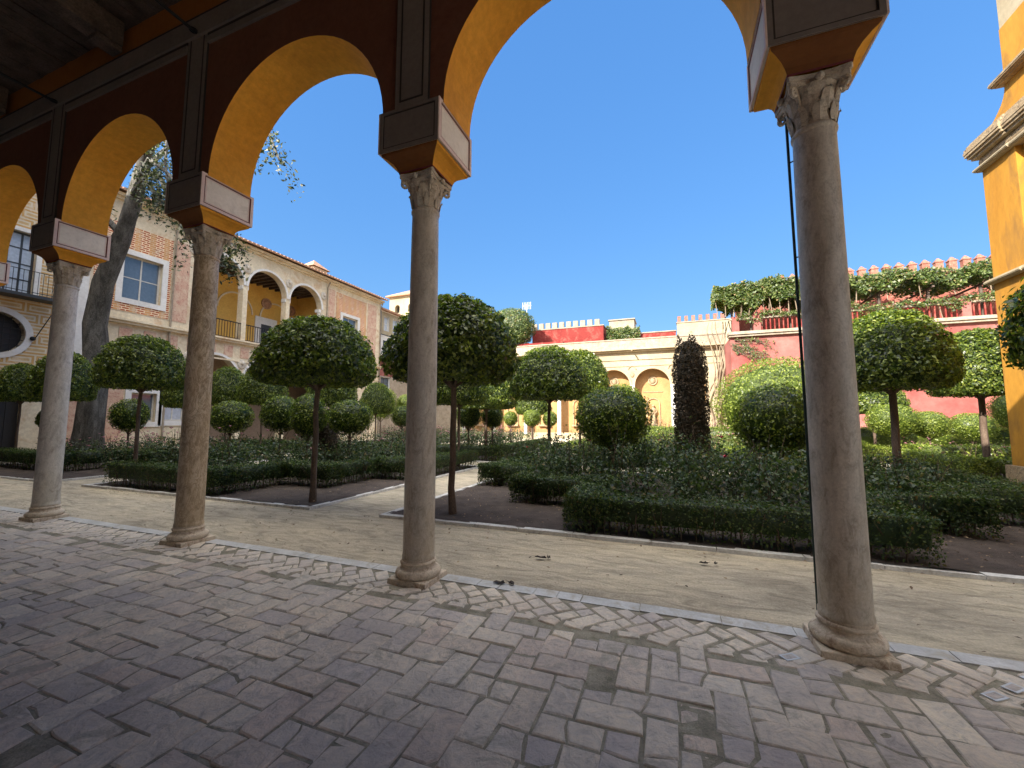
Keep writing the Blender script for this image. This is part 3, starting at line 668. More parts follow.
for c in bx_:
    mb = MB(); mb.box(c-0.15, c+0.15, -2.2, 3.30, 7.22, 7.60); mb.box(c-0.12, c+0.12, 3.0, 3.31, 7.14, 7.22); P_(mb, 'ceiling_beam', M['wood'], bevel=0.015)
for c in CX[:-1]:
    mb = MB(); mb.tube([(c+0.02, 3.34, 6.90), (c+0.02, -2.2, 6.90)], 0.022, 8); mb.lathe([(0.05, 0), (0.05, 0.02)], (c+0.02, 3.3, 6.89), 10); P_(mb, 'tie_rod', M['iron'])
FB = lambda u, z, d: (u, -2.2+d, z)
mb = MB(); mb.wall(FB, GX0, 8.0, 0.0, 9.9, 0.5, [('r', -9, -7.2, 0.0, 3.2), ('r', 0.6, 2.4, 0.0, 3.2)], (0, 0)); P_(mb, 'back_wall', M['hall'])
for u in (-9, 0.6):
    mb = MB(); mb.box(u+.01, u+1.79, -2.5, -2.42, 0.0, 3.19); P_(mb, 'door', M['wood'])
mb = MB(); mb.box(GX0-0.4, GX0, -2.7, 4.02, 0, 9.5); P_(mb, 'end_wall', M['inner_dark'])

# --- columns
def make_column(label, shaft):
    t = thing('arcade_column', (0, 0, 0), label, 'column', 'marble columns of the arcade')
    mb = MB(); mb.box(-0.22, 0.22, -0.215, 0.215, 0.0, 0.062, taper=0.006)
    mb.build('plinth', M['base_stone'], t, bevel=0.008)
    pr = [(0.205, 0.06)]+[(0.190+0.033*math.cos(R(a)), 0.10+0.040*math.sin(R(a))) for a in range(-80, 91, 17)]+[(0.188, 0.142), (0.178, 0.150), (0.168, 0.165), (0.166, 0.178)]+[(0.160+0.018*math.cos(R(a)), 0.198+0.018*math.sin(R(a))) for a in range(-70, 91, 20)]+[(0.160, 0.218), (0.158, 0.236)]
    wb = lambda a, z: 1+0.012*math.sin(3*a+1)+0.008*math.sin(7*a)
    mb = MB(); mb.lathe(pr, n=40, wob=wb); mb.build('base', M['base_stone'], t, smooth=True)
    pr = [(0.163, 0.236), (0.163, 0.262), (0.156, 0.272)]+[(0.157-0.016*((z/3.82)**1.5), z) for z in [0.3+0.25*k for k in range(14)]]+[(0.140, 3.80), (0.150, 3.812), (0.152, 3.83), (0.142, 3.845)]
    mb = MB(); mb.lathe(pr, n=40); mb.build('shaft', shaft, t, smooth=True)
    # capital: bell, leaves, corner volutes, abacus
    mb = MB(); mb.lathe([(0.138, 3.845), (0.14, 3.90), (0.145, 3.98), (0.16, 4.06), (0.19, 4.12), (0.195, 4.135)], n=28)
    for row, (nl, z0, hgt, out, r0) in enumerate(((8, 3.85, 0.14, 0.036, 0.140), (8, 3.93, 0.17, 0.040, 0.144))):
        for k in range(nl):
            a = 2*math.pi*(k+0.5*row)/nl; ca, sa = math.cos(a), math.sin(a); W0 = 0.050
            prof = [(0, 0, W0*0.7), (0.008, hgt*0.4, W0), (0.020, hgt*0.75, W0*0.9), (out*0.8, hgt, W0*0.6), (out, hgt*0.88, W0*0.3)]
            for (o0, h0, w0), (o1, h1, w1) in zip(prof, prof[1:]):
                for sg in (-1, 1):
                    def pt(o, h, w_, e): r_ = r0+o+(0.012 if e == 0 else 0); return (r_*ca-sa*e*w_, r_*sa+ca*e*w_, z0+h)
                    mb.face([pt(o0, h0, w0, 0), pt(o0, h0, w0, sg), pt(o1, h1, w1, sg), pt(o1, h1, w1, 0)])
    for k in range(4):
        a = math.pi/4+k*math.pi/2; ca, sa = math.cos(a), math.sin(a)
        path = []; rad = []
        for j in range(18):
            th = j/17*2.3*math.pi; rr = 0.040*(1-j/20); cx_, cz_ = 0.222, 4.098
            path.append(((cx_+rr*math.sin(-th+math.pi))*ca, (cx_+rr*math.sin(-th+math.pi))*sa, cz_-rr*math.cos(th+math.pi))); rad.append(0.020*(1-j/30))
        mb.tube([(0.15*ca, 0.15*sa, 3.99), (0.18*ca, 0.18*sa, 4.08)]+path, [0.012, 0.016]+rad, 6)
        b = k*math.pi/2; mb.ball((0.205*math.cos(b), 0.205*math.sin(b), 4.155), 0.030, 8, 6)
    # abacus with concave sides
    pts = []
    for k in range(4):
        a = math.pi/4+k*math.pi/2; c0 = Vector((math.cos(a), math.sin(a)))*0.297; a2 = a+math.pi/2; c1 = Vector((math.cos(a2), math.sin(a2)))*0.297
        for j in range(8):
            f = 0.04+0.92*j/7; p = c0.lerp(c1, f); nrm = Vector((math.cos(a+math.pi/4), math.sin(a+math.pi/4))); pts.append(p-nrm*0.030*math.sin(math.pi*f))
    for z0, z1, sc in ((4.13, 4.165, 0.95), (4.165, 4.205, 1.0)):
        i = len(mb.v); n = len(pts)
        for z in (z0, z1): mb.v += [(p.x*sc, p.y*sc, z) for p in pts]
        for k in range(n): mb.f.append((i+k, i+(k+1) % n, i+n+(k+1) % n, i+n+k)); mb.mi.append(0)
        mb.f.append(tuple(i+k for k in range(n))); mb.mi.append(0); mb.f.append(tuple(i+n+k for k in range(n))); mb.mi.append(0)
    mb.build('capital', M['capital'], t, smooth=False)
    # impost: ochre cavetto and the framed panel block
    blk = MB(); hx, hy = 0.3667, 0.3565; zb, zt = 4.377, 4.82
    blk.box(-hx+.012, hx-.012, -hy+.012, hy-.012, zb+.01, zt-.002)
    blk.cur = 1
    def frame(fr, h, mi):   # fr(u,z,d): raised border, red line, inner pink line
        blk.cur = mi
        o = 0.038
        for a_, b_, c_, d_ in ((-h, h, zb, zb+o), (-h, h, zt-o*0.8, zt), (-h, -h+o, zb+o, zt-o*0.8), (h-o, h, zb+o, zt-o*0.8)): blk.fb(fr, a_, b_, c_, d_, -0.014, 0)
        blk.cur = 3 if mi == 2 else 4; g = o+0.001; wd = 0.014
        for a_, b_, c_, d_ in ((-h+g, h-g, zb+g, zb+g+wd), (-h+g, h-g, zt-g-wd+.007, zt-g+.007), (-h+g, -h+g+wd, zb+g+wd, zt-g-wd+.007), (h-g-wd, h-g, zb+g+wd, zt-g-wd+.007)): blk.fb(fr, a_, b_, c_, d_, -0.013, -0.008)
        blk.cur = mi; g = o+0.024; wd = 0.008
        for a_, b_, c_, d_ in ((-h+g, h-g, zb+g, zb+g+wd), (-h+g, h-g, zt-g-wd+.007, zt-g+.007), (-h+g, -h+g+wd, zb+g+wd, zt-g-wd+.007), (h-g-wd, h-g, zb+g+wd, zt-g-wd+.007)): blk.fb(fr, a_, b_, c_, d_, -0.013, -0.010)
    frame(lambda u, z, d: (u, -hy-d, z), hx-0.014, 1); frame(lambda u, z, d: (u, hy+d, z), hx-0.014, 2)
    frame(lambda u, z, d: (hx+d, u, z), hy, 2); frame(lambda u, z, d: (-hx-d, u, z), hy, 2)
    # taupe on the inner (room-side) face: its shade is put into the colour
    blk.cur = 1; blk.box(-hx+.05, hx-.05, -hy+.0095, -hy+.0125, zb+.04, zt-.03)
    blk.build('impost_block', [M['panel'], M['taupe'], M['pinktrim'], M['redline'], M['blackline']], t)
    cv = MB(); i = 0
    lev = [(0.205, 4.205), (0.208, 4.222), (0.222, 4.262), (0.250, 4.300), (0.292, 4.332), (0.330, 4.350), (0.338, 4.377)]
    cur0 = 0
    for (a0, z0), (a1, z1) in zip(lev, lev[1:]):
        for k in range(4):
            cv.cur = 1 if z0 < 4.21 else (2 if k == 2 else 0)
            c_, s_ = [(1, 1), (-1, 1), (-1, -1), (1, -1)][k], [(1, 1), (-1, 1), (-1, -1), (1, -1)][(k+1) % 4]
            cv.face([(c_[0]*a0, c_[1]*a0, z0), (s_[0]*a0, s_[1]*a0, z0), (s_[0]*a1, s_[1]*a1, z1), (c_[0]*a1, c_[1]*a1, z1)])
    cv.face([(-.338, -.338, 4.3775), (.338, -.338, 4.3775), (.338, .338, 4.3775), (-.338, .338, 4.3775)])
    cv.build('cavetto', [M['ochre'], M['redline'], M['ochre_shaded']], t)
    return t
colA = make_column('', M['shaft_grey'])
labels = {3: 'column cut by the left edge of the picture with only its pale impost block in view',
          4: 'pale grey marble column standing furthest left of the four full columns',
          5: 'brown veined marble column between the pale left column and the chipped middle column',
          6: 'slim grey column left of the picture centre standing in front of a dark dome topiary',
          7: 'thick dark grey column nearest the camera, with a green conduit on its left side',
          8: 'arcade column beyond the right edge of the picture, next to the yellow pavilion',
          2: 'arcade column beyond the left edge, last but one before the palace wing', 1: 'arcade column beyond the left edge, nearest to the palace wing'}
first = True
for i, c in enumerate(CX):
    if i == 0: continue
    lab = labels[i]
    if first: o = colA; first = False; o.location = (c, YC, 0); o['label'] = lab
    else: o = dup(colA, (c, YC, 0), lab, rz=0)
    for ch in o.children:
        if ch.name.startswith('shaft') and i in (4, 5):
            ch.data = ch.data.copy(); ch.data.materials[0] = M['shaft_pale' if i == 4 else 'shaft_vein']
mb = MB(); mb.tube([(0.030, 0, -0.05), (0.026, 0, 1.4), (0.020, 0, 2.6), (0.014, 0, 3.90)], 0.011, 8)
for z in (0.5, 1.6, 2.7, 3.5): mb.tube([(0.02, 0, z), (0.07, -0.04, z)], 0.006, 5)
o = mb.build('conduit_pipe', M['green_cable'], smooth=True); o.location = (0.952, 3.805, 0.20); tag(o, 'thin dark green pipe running up behind the left side of the nearest column', 'pipe')

# ================================================================== LEFT PALACE WING (faces +X at X=-24)
XF = -24.0
FL = lambda u, z, d: (XF+d, u, z)
pal = thing('palace_wing', (XF, 14, 0), 'long two storey palace wing with tiled eave, upper loggia and patterned brick panels', 'building')
def PP(mb, name, mat, **k):
    o = mb.build(name, mat, None, **k); o.parent = pal; o.location = (-XF, -14, 0); return o
def sub(mb, name, mat, par, **k):
    o = mb.build(name, mat, None, **k); o.parent = par; return o
colY = [14.2, 17.22, 20.22, 23.22]
holes = [('r', 11.2, 12.8, 7.35, 9.5), ('r', 25.2, 26.9, 8.3, 9.85), ('o', 7.47, 0.80, 4.95), ('r', 7.25, 8.35, 6.55, 9.1),
         ('r', 11.9, 12.95, 1.5, 2.9), ('r', 13.3, 14.3, 1.55, 2.9), ('r', 25.4, 26.7, 1.5, 3.4), ('r', 4.4, 8.4, 0.0, 2.95), ('r', 8.95, 9.9, 0.0, 2.7)]
for a, b in zip(colY, colY[1:]):
    holes.append(('a', (a+b)/2, 1.36, 9.78, 6.32)); holes.append(('a', (a+b)/2, 1.36, 3.92, 0.0))
mb = MB(); mb.wall(FL, 3.0, 29.8, 0.0, 12.25, 0.45, holes, (0, 0)); PP(mb, 'wall', M['cream'])
mb = MB()   # far end wall and back of the wing
mb.box(XF-9, XF-0.45, 29.35, 29.8, 0, 12.2); mb.box(XF-9, XF-0.45, 3.0, 3.4, 0, 12.2); mb.box(XF-9.4, XF-9, 3.0, 29.8, 0, 12.2)
mb.box(XF-9, XF-0.46, 3.4, 29.35, 6.0, 6.25); PP(mb, 'outer_wall', M['cream'])
mb = MB(); mb.wall(lambda u, z, d: (XF-3.0+d, u, z), 3.4, 29.3, 6.26, 11.9, 0.2, [('a', 21.0, 0.42, 8.0, 6.3), ('r', 15.0, 16.2, 6.3, 8.4)], (0, 0)); PP(mb, 'loggia_back_wall', M['yellow_in'])
for yy in (13.0, 23.6): mb = MB(); mb.box(XF-3.0, XF-0.45, yy, yy+0.3, 6.26, 11.9); PP(mb, 'loggia_side_wall', M['yellow_in'])
mb = MB(); mb.box(XF-3.2, XF-0.45, 13.0, 24, 11.2, 11.4)
for k in range(22): mb.box(XF-3.0, XF-0.45, 13.4+k*0.48, 13.52+k*0.48, 11.05, 11.2)
PP(mb, 'loggia_ceiling', M['wood'])
for yy in (15.7, 18.72, 21.72): mb = MB(); mb.arc(lambda u, z, d: (XF-3.0+d, u, z), yy, 8.9, 1.15, 0.10, 0.0, 0.05); PP(mb, 'blind_arch_moulding', M['cream'])
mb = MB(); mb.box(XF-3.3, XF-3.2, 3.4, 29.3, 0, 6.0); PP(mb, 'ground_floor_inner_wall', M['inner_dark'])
def window(u0, u1, z0, z1, nx, nz, glass, fr=None, rec=0.18, fm='frame', PPf=PP, F=FL, surround=0.24, sm='white'):
    g = MB(); w_ = 0.07
    for a, b, c, d in ((u0, u1, z0, z0+w_), (u0, u1, z1-w_, z1), (u0, u0+w_, z0+w_, z1-w_), (u1-w_, u1, z0+w_, z1-w_)): g.fb(F, a, b, c, d, -rec-0.05, -rec)
    for k in range(1, nx): u = u0+(u1-u0)*k/nx; g.fb(F, u-0.03, u+0.03, z0+w_, z1-w_, -rec-0.045, -rec-0.005)
    for k in range(1, nz): z = z0+(z1-z0)*k/nz; g.fb(F, u0+w_, u1-w_, z-0.022, z+0.022, -rec-0.043, -rec-0.008)
    if surround:
        s_ = surround
        g.cur = 1
        for a, b, c, d in ((u0-s_, u1+s_, z0-s_, z0), (u0-s_, u1+s_, z1, z1+s_), (u0-s_, u0, z0, z1), (u1, u1+s_, z0, z1)): g.fb(F, a, b, c, d, 0.0, 0.06)
    f = PPf(g, 'window', [M[fm], M[sm]])
    p = MB(); p.fb(F, u0, u1, z0, z1, -rec-0.035, -rec-0.025); o = p.build('pane', glass); o.parent = f
    return f
f = window(11.2, 12.8, 7.35, 9.5, 2, 2, M['glass'])
for u in (11.27, 12.03): p = MB(); p.fb(FL, u, u+0.70, 7.4, 8.40, -0.26, -0.24); o = p.build('curtain', M['white']); o.parent = f
window(25.2, 26.9, 8.3, 9.85, 2, 2, M['glass'])
window(11.9, 12.95, 1.5, 2.9, 2, 1, M['glass']); window(13.3, 14.3, 1.55, 2.9, 2, 1, M['paleglass']); window(25.4, 26.7, 1.5, 3.4, 2, 2, M['glass'])
window(7.25, 8.35, 6.55, 9.1, 3, 4, M['paleglass'], fm='darkframe', surround=0.16)
# panels
def panel(u0, u1, z0, z1, mat, hs=(), d=0.02, name='brick_panel'):
    g = MB(); g.wall(lambda u, z, dd: (XF+d+dd, u, z), u0, u1, z0, z1, d-0.002, hs); return PP(g, name, mat)
panel(10.15, 13.2, 6.72, 10.9, M['lattice'], [('r', 10.96, 13.04, 7.11, 9.74)])
panel(24.5, 27.9, 7.2, 11.55, M['lattice'], [('r', 24.96, 27.14, 8.06, 10.09)])
panel(23.75, 24.35, 6.72, 11.6, M['pinkstain'], name='stained_panel'); panel(28.1, 29.2, 6.72, 11.6, M['pinkstain'], name='stained_panel')
panel(13.36, 14.05, 6.72, 11.0, M['pinkstain'], name='stained_panel')
panel(10.3, 11.6, 0.6, 4.9, M['pinkstain'], name='stained_panel'); panel(24.2, 25.1, 0.6, 4.9, M['pinkstain'], name='stained_panel')
panel(3.2, 9.45, 3.35, 12.0, M['meander'], [('r', 7.08, 8.52, 6.35, 9.27), ('o', 7.47, 1.0, 4.95)])
g = MB(); g.arc(FL, 7.47, 4.95, 0.80, 0.21, 0, 0.07, 0, 360, 48); ring = PP(g, 'round_window', M['white'], smooth=False)
g = MB(); g.fb(FL, 6.6, 8.35, 4.05, 5.86, -0.30, -0.28); o = g.build('pane', M['darkdoor']); o.parent = ring
g = MB()
for k in range(-3, 4): g.tube([(XF-0.05, 7.47+k*0.21, 4.2), (XF-0.05, 7.47+k*0.21, 5.7)], 0.014, 5); g.tube([(XF-0.05, 6.7, 4.95+k*0.21), (XF-0.05, 8.24, 4.95+k*0.21)], 0.014, 5)
o = g.build('grille', M['iron']); o.parent = ring
g = MB(); g.fb(FL, 9.48, 10.0, 3.3, 12.1, 0.0, 0.10); PP(g, 'quoin_strip', M['white'])
g = MB(); g.fb(FL, 9.44, 10.02, 0.0, 3.28, 0.0, 0.12); PP(g, 'quoin_base', M['pinkstain'])
g = MB(); g.fb(FL, 3.0, 9.46, 2.98, 3.30, 0.0, 0.06); PP(g, 'string_course', M['white'])
for u in (4.4, 8.4):
    g = MB(); g.fb(FL, u-0.05, u+0.38, 0.0, 2.97, 0.0, 0.05); PP(g, 'door_jamb', M['cream'])
g = MB(); g.fb(FL, 4.8, 8.4, 0.0, 2.95, -0.35, -0.3)
for k in range(9): g.fb(FL, 4.85+k*0.4, 5.1+k*0.4, 0.2, 2.75, -0.3, -0.27)
PP(g, 'dark_gate', M['darkdoor'])
# cornices and bands
g = MB(); g.fb(FL, 10.0, 29.8, 6.12, 6.24, 0.0, 0.20); g.fb(FL, 10.0, 29.8, 6.24, 6.33, 0.0, 0.30); g.fb(FL, 10.0, 29.8, 5.05, 5.14, 0.0, 0.07); PP(g, 'string_course', M['cream'])
k = 0; u = 10.25
while u < 29.3:
    g = MB(); g.fb(FL, u, u+0.52, 5.30, 5.95, 0.0, 0.025); PP(g, 'frieze_square', M['pinkstain']); u += 0.98
g = MB(); g.fb(FL, 3.0, 29.9, 11.98, 12.10, 0.0, 0.15); g.fb(FL, 3.0, 29.9, 12.10, 12.25, 0.0, 0.32); PP(g, 'cornice', M['cream'])
for yy in (15.71, 18.72, 21.72):
    for zz in (9.78, 3.92): g = MB(); g.arc(FL, yy, zz, 1.36, 0.14, 0, 0.05); PP(g, 'archivolt', M['white'])
for yy in colY[1:]+[14.2]:
    for zz in (10.85, 4.93): g = MB(); g.ball((XF+0.03, yy, zz), 0.27, 12, 8, (0.25, 1, 1.1)); g.ball((XF+0.09, yy, zz+0.05), 0.12, 10, 6); PP(g, 'medallion', M['capital'], smooth=True)
for yy in colY[1:3]+[14.35, 23.08]:
    for z0, z1 in ((6.34, 9.55), (0.0, 3.75)):
        g = MB(); c = (XF-0.22, yy, z0); H_ = z1-z0
        g.lathe([(0.19, 0), (0.19, 0.10), (0.15, 0.16), (0.125, 0.22), (0.115, H_-0.35), (0.13, H_-0.33), (0.115, H_-0.3), (0.16, H_-0.06), (0.19, H_)], c, 16); g.box(c[0]-0.2, c[0]+0.2, yy-0.2, yy+0.2, z1, z1+0.22)
        PP(g, 'loggia_column', M['white'], smooth=True)
for a, b in zip(colY, colY[1:]):
    g = MB(); a2, b2 = a+0.15, b-0.15
    g.fb(FL, a2, b2, 7.36, 7.41, -0.06, -0.01); g.fb(FL, a2, b2, 6.42, 6.45, -0.05, -0.02)
    n = 17
    for k in range(n+1): uu = a2+(b2-a2)*k/n; g.fb(FL, uu-0.011, uu+0.011, 6.42, 7.37, -0.045, -0.023)
    PP(g, 'loggia_railing', M['iron'])
g = MB(); g.fb(FL, 20.15, 21.85, 6.30, 8.9, -3.0, -2.94); PP(g, 'door_surround', M['white'])
g = MB(); g.wall(lambda u, z, d: (XF-2.93+d, u, z), 20.6, 21.4, 6.30, 8.4, 0.01, ()); PP(g, 'inner_door', M['darkframe'])
for yy in (20.95, 23.0): g = MB(); g.arc(lambda u, z, d: (XF-3+d, u, z), yy, 9.95, 0.27, 0.12, 0, 0.08, 0, 360, 24); g.ball((XF-2.95, yy, 9.95), 0.26, 12, 8, (0.4, 1, 1)); PP(g, 'wall_medallion', M['roofpan'])
# balcony of the left block
g = MB(); g.fb(FL, 6.3, 8.95, 6.38, 6.50, 0.0, 0.75)
f = PP(g, 'balcony', M['darkframe'])
g = MB()
for z in (7.42, 6.58):
    g.tube([(XF+0.0, 8.92, z), (XF+0.72, 8.92, z), (XF+0.72, 6.3, z)], 0.016, 6)
for k in range(20): g.tube([(XF+0.72, 6.3+k*0.138, 6.5), (XF+0.72, 6.3+k*0.138, 7.42)], 0.009, 5)
for k in range(6): g.tube([(XF+0.12*k, 8.92, 6.5), (XF+0.12*k, 8.92, 7.42)], 0.009, 5)
for k in range(6):
    for kk in range(3): g.tube([(XF+0.12*k, 8.92, 6.6+kk*0.27), (XF+0.12*k+0.12, 8.92, 6.87+kk*0.27)], 0.007, 4)
o = g.build('railing', M['iron']); o.parent = f
g = MB(); g.tube([(XF+0.7, 8.9, 6.35), (XF+0.2, 8.5, 4.9), (XF+0.1, 8.45, 4.85)], 0.018, 6); g.ball((XF+0.12, 8.45, 4.85), 0.09, 8, 6); PP(g, 'balcony_stay', M['iron'])
# drainpipes
for yy, zt in ((13.28, 11.9), (23.55, 12.0), (29.7, 12.0)):
    g = MB(); g.tube([(XF+0.30, yy, zt), (XF+0.08, yy, zt-0.4), (XF+0.08, yy, 0.1)], 0.045, 8); PP(g, 'drainpipe', M['coping'], smooth=True)
# tiled roof: rows of barrel tiles
g = MB(); ez, rx0 = 12.26, XF+0.62; sl = 0.30
nT = 98
for k in range(nT):
    u0 = 2.9+k*(27.1/nT); wT = 27.1/nT
    for seg in range(6):   # half barrel
        a0, a1 = math.pi*seg/6, math.pi*(seg+1)/6
        def q_(a, x): return (x, u0+wT*0.5-math.cos(a)*wT*0.46, ez+(rx0-x)*sl+0.05+math.sin(a)*0.085)
        g.face([q_(a0, rx0), q_(a1, rx0), q_(a1, XF-4.6), q_(a0, XF-4.6)])
        g.face([q_(a0, rx0), q_(a1, rx0), (rx0, u0+wT*0.5, ez+0.03)])
g.face([(rx0, 2.9, ez+0.04), (rx0, 30.0, ez+0.04), (XF-4.6, 30.0, ez+0.04+sl*5.2), (XF-4.6, 2.9, ez+0.04+sl*5.2)])
g.face([(rx0, 2.9, ez), (rx0, 30.0, ez), (XF-4.6, 30.0, ez+sl*5.2), (XF-4.6, 2.9, ez+sl*5.2)]); g.face([(rx0, 2.9, ez), (rx0, 30.0, ez), (rx0, 30.0, ez+.04), (rx0, 2.9, ez+.04)])
g.face([(XF-9.6, 2.9, ez), (XF-9.6, 30, ez), (XF-4.6, 30, ez+sl*5.2+.04), (XF-4.6, 2.9, ez+sl*5.2+.04)])
rf = PP(g, 'roof', M['roofpan'], smooth=False)
for cx_, cy_, s_, h_ in ((-27.2, 25.2, 0.9, 15.0), (-27.5, 31.0, 1.0, 15.6)):
    if cy_ > 30: continue
    g = MB(); g.box(cx_-s_*0.8, cx_+s_*0.8, cy_-s_*0.8, cy_+s_*0.8, 12.6, h_-1.0); g.cur = 1
    for a, b in (((-1, -1), (1, -1)), ((1, -1), (1, 1)), ((1, 1), (-1, 1)), ((-1, 1), (-1, -1))): g.face([(cx_+a[0]*s_, cy_+a[1]*s_, h_-1.0), (cx_+b[0]*s_, cy_+b[1]*s_, h_-1.0), (cx_, cy_, h_-0.2)])
    o = g.build('roof_turret', [M['cream'], M['roofpan']]); o.parent = rf

# --- white house beyond the wing
FW = lambda u, z, d: (-24.3+d, u, z)
wh = thing('white_house', (-24.3, 33, 0), 'narrow white and pink house with dark green shutter beyond the palace wing', 'house')
def PW(mb, name, mat, **k):
    o = mb.build(name, mat, None, **k); o.parent = wh; o.location = (24.3, -33, 0); return o
g = MB(); g.wall(FW, 29.95, 37.0, 0.0, 11.6, 4.0, [('r', 30.6, 31.4, 9.8, 11.2), ('r', 31.9, 32.9, 9.8, 11.2), ('r', 33.4, 34.3, 9.8, 11.2), ('r', 30.6, 31.7, 7.3, 8.9), ('r', 30.4, 31.7, 4.5, 5.5)], (0, 0)); PW(g, 'wall', M['white'])
g = MB(); g.wall(FW, 30.3, 36.9, 9.4, 11.5, 0.02, [('r', 30.6, 31.4, 9.8, 11.2), ('r', 31.9, 32.9, 9.8, 11.2), ('r', 33.4, 34.3, 9.8, 11.2)]); o = PW(g, 'cream_upper_band', M['cream_lit']); o.location.x += 0.03
g = MB(); g.fb(FW, 30.0, 37.0, 5.6, 7.1, 0.0, 0.04); PW(g, 'pink_band', M['pinkwall'])
g = MB(); g.wall(FW, 29.96, 37.0, 0, 5.55, 0.02, [('r', 30.4, 31.7, 4.5, 5.5)]); o = PW(g, 'stone_base', M['coping']); o.location.x += 0.03
g = MB(); g.fb(FW, 29.95, 37.2, 11.6, 11.75, -4.2, 0.35); PW(g, 'roof', M['roofpan'])
for a, b, c, d, gl, fm in ((30.6, 31.4, 9.8, 11.2, 'paleglass', 'frame'), (31.9, 32.9, 9.8, 11.2, 'paleglass', 'frame'), (33.4, 34.3, 9.8, 11.2, 'paleglass', 'frame'), (30.4, 31.7, 4.5, 5.5, 'glass', 'darkframe')): window(a, b, c, d, 2, 2, M[gl], PPf=PW, F=FW, surround=0, fm=fm)
g = MB()
for k in range(10): g.fb(FW, 30.6, 31.7, 7.32+k*0.158, 7.44+k*0.158, -0.05, 0.03)
PW(g, 'shutter', M['darkgreen'])
g = MB(); g.tube([(-24.2, 30.05, 11.5), (-24.2, 30.05, 0.1)], 0.07, 8); g.tube([(-24.15, 30.05, 9.35), (-24.15, 36.9, 9.35)], 0.04, 6); PW(g, 'drainpipe', M['iron'])
g = MB(); g.fb(FW, 30.3, 32.0, 7.12, 7.2, 0.0, 0.5)
for k in range(12): g.fb(FW, 30.32+k*0.146, 30.34+k*0.146, 7.2, 8.0, 0.46, 0.48)
g.fb(FW, 30.3, 32.0, 8.0, 8.04, 0.45, 0.49); PW(g, 'balcony', M['iron'])

# --- distant cream tower
tw = thing('cream_tower', (-36.5, 50, 0), 'distant square cream tower with hipped tiled roof, sunlit', 'tower')
def lp(par, off):
    def f(mb, name, mat, **k):
        o = mb.build(name, mat, None, **k); o.parent = par; o.location = (-off[0], -off[1], 0); return o
    return f
PT = lp(tw, (-36.5, 50)); FT = lambda u, z, d: (u, 50-d, z)
g = MB(); g.wall(FT, -38.7, -33.6, 0, 20.0, 5.0, [('a', -37.3, 0.42, 18.2, 17.4), ('a', -35.0, 0.42, 18.2, 17.4)]); PT(g, 'wall', M['cream_lit'])
g = MB(); g.box(-38.5, -33.8, 50.6, 54, 17, 19); PT(g, 'belfry_inner', M['darkdoor'])
g = MB(); cx_, cy_ = -36.15, 52.5
for a, b in (((-1, -1), (1, -1)), ((1, -1), (1, 1)), ((1, 1), (-1, 1)), ((-1, 1), (-1, -1))): g.face([(cx_+a[0]*3.0, cy_+a[1]*3.0, 20.0), (cx_+b[0]*3.0, cy_+b[1]*3.0, 20.0), (cx_, cy_, 21.6)])
g.box(cx_-3, cx_+3, cy_-3, cy_+3, 19.85, 20.0); PT(g, 'roof', M['roofpan'])
rb = thing('red_house', (-30, 44, 0), 'low terracotta red house wall between the white house and the cream tower', 'house')
PR = lp(rb, (-30, 44)); g = MB(); g.box(-33.5, -25.5, 44, 50, 0, 14.2); PR(g, 'wall', M['redwall']); g = MB(); g.box(-33.7, -25.3, 43.8, 50.2, 14.2, 14.4); PR(g, 'roof', M['coping'])

# ================================================================== FAR LOGGIA (faces us at Y=37)
YL = 37.0
FF = lambda u, z, d: (u, YL-d, z)
lg = thing('garden_loggia', (-4.6, YL, 0), 'pale sunlit garden loggia with arched niches and long cornice at the end of the garden', 'building')
PL = lp(lg, (-4.6, YL))
ctr = [-1.35-3.25*k for k in range(0, 6)]
hl = [('a', c, 1.42, 4.62, 0.5) for c in ctr]
g = MB(); g.wall(FF, -20.5, 4.2, 0.0, 8.0, 0.5, hl, (0, 1)); PL(g, 'wall', [M['cream_lit'], M['niche']])
g = MB(); g.box(-20.5, 4.2, YL+0.9, YL+1.2, 0, 8.0); g.box(-20.5, 4.2, YL+0.5, YL+0.9, 7.5, 8.0); PL(g, 'recess_wall', M['niche'])
g = MB(); g.box(-24.2, -20.52, YL, YL+5.5, 0, 8.2); PL(g, 'side_block', M['coping'])
g = MB(); g.box(-20.5, 4.2, YL+1.2, YL+1.8, 0, 8.0); PL(g, 'terrace_block', M['cream_lit'])
g = MB(); g.fb(FF, -20.5, 4.25, 7.55, 7.68, 0.0, 0.30); g.fb(FF, -20.5, 4.25, 7.68, 7.80, 0.0, 0.55); g.fb(FF, -20.5, 4.25, 6.85, 6.93, 0, 0.08); g.fb(FF, -20.5, 4.25, 6.30, 6.36, 0, 0.06); PL(g, 'cornice', M['cream_lit'])
g = MB(); g.fb(FF, -20.5, 4.25, 7.80, 8.55, -0.4, 0.45); g.fb(FF, -20.5, 4.25, 8.55, 8.65, -0.45, 0.50); PL(g, 'parapet', M['coping'])
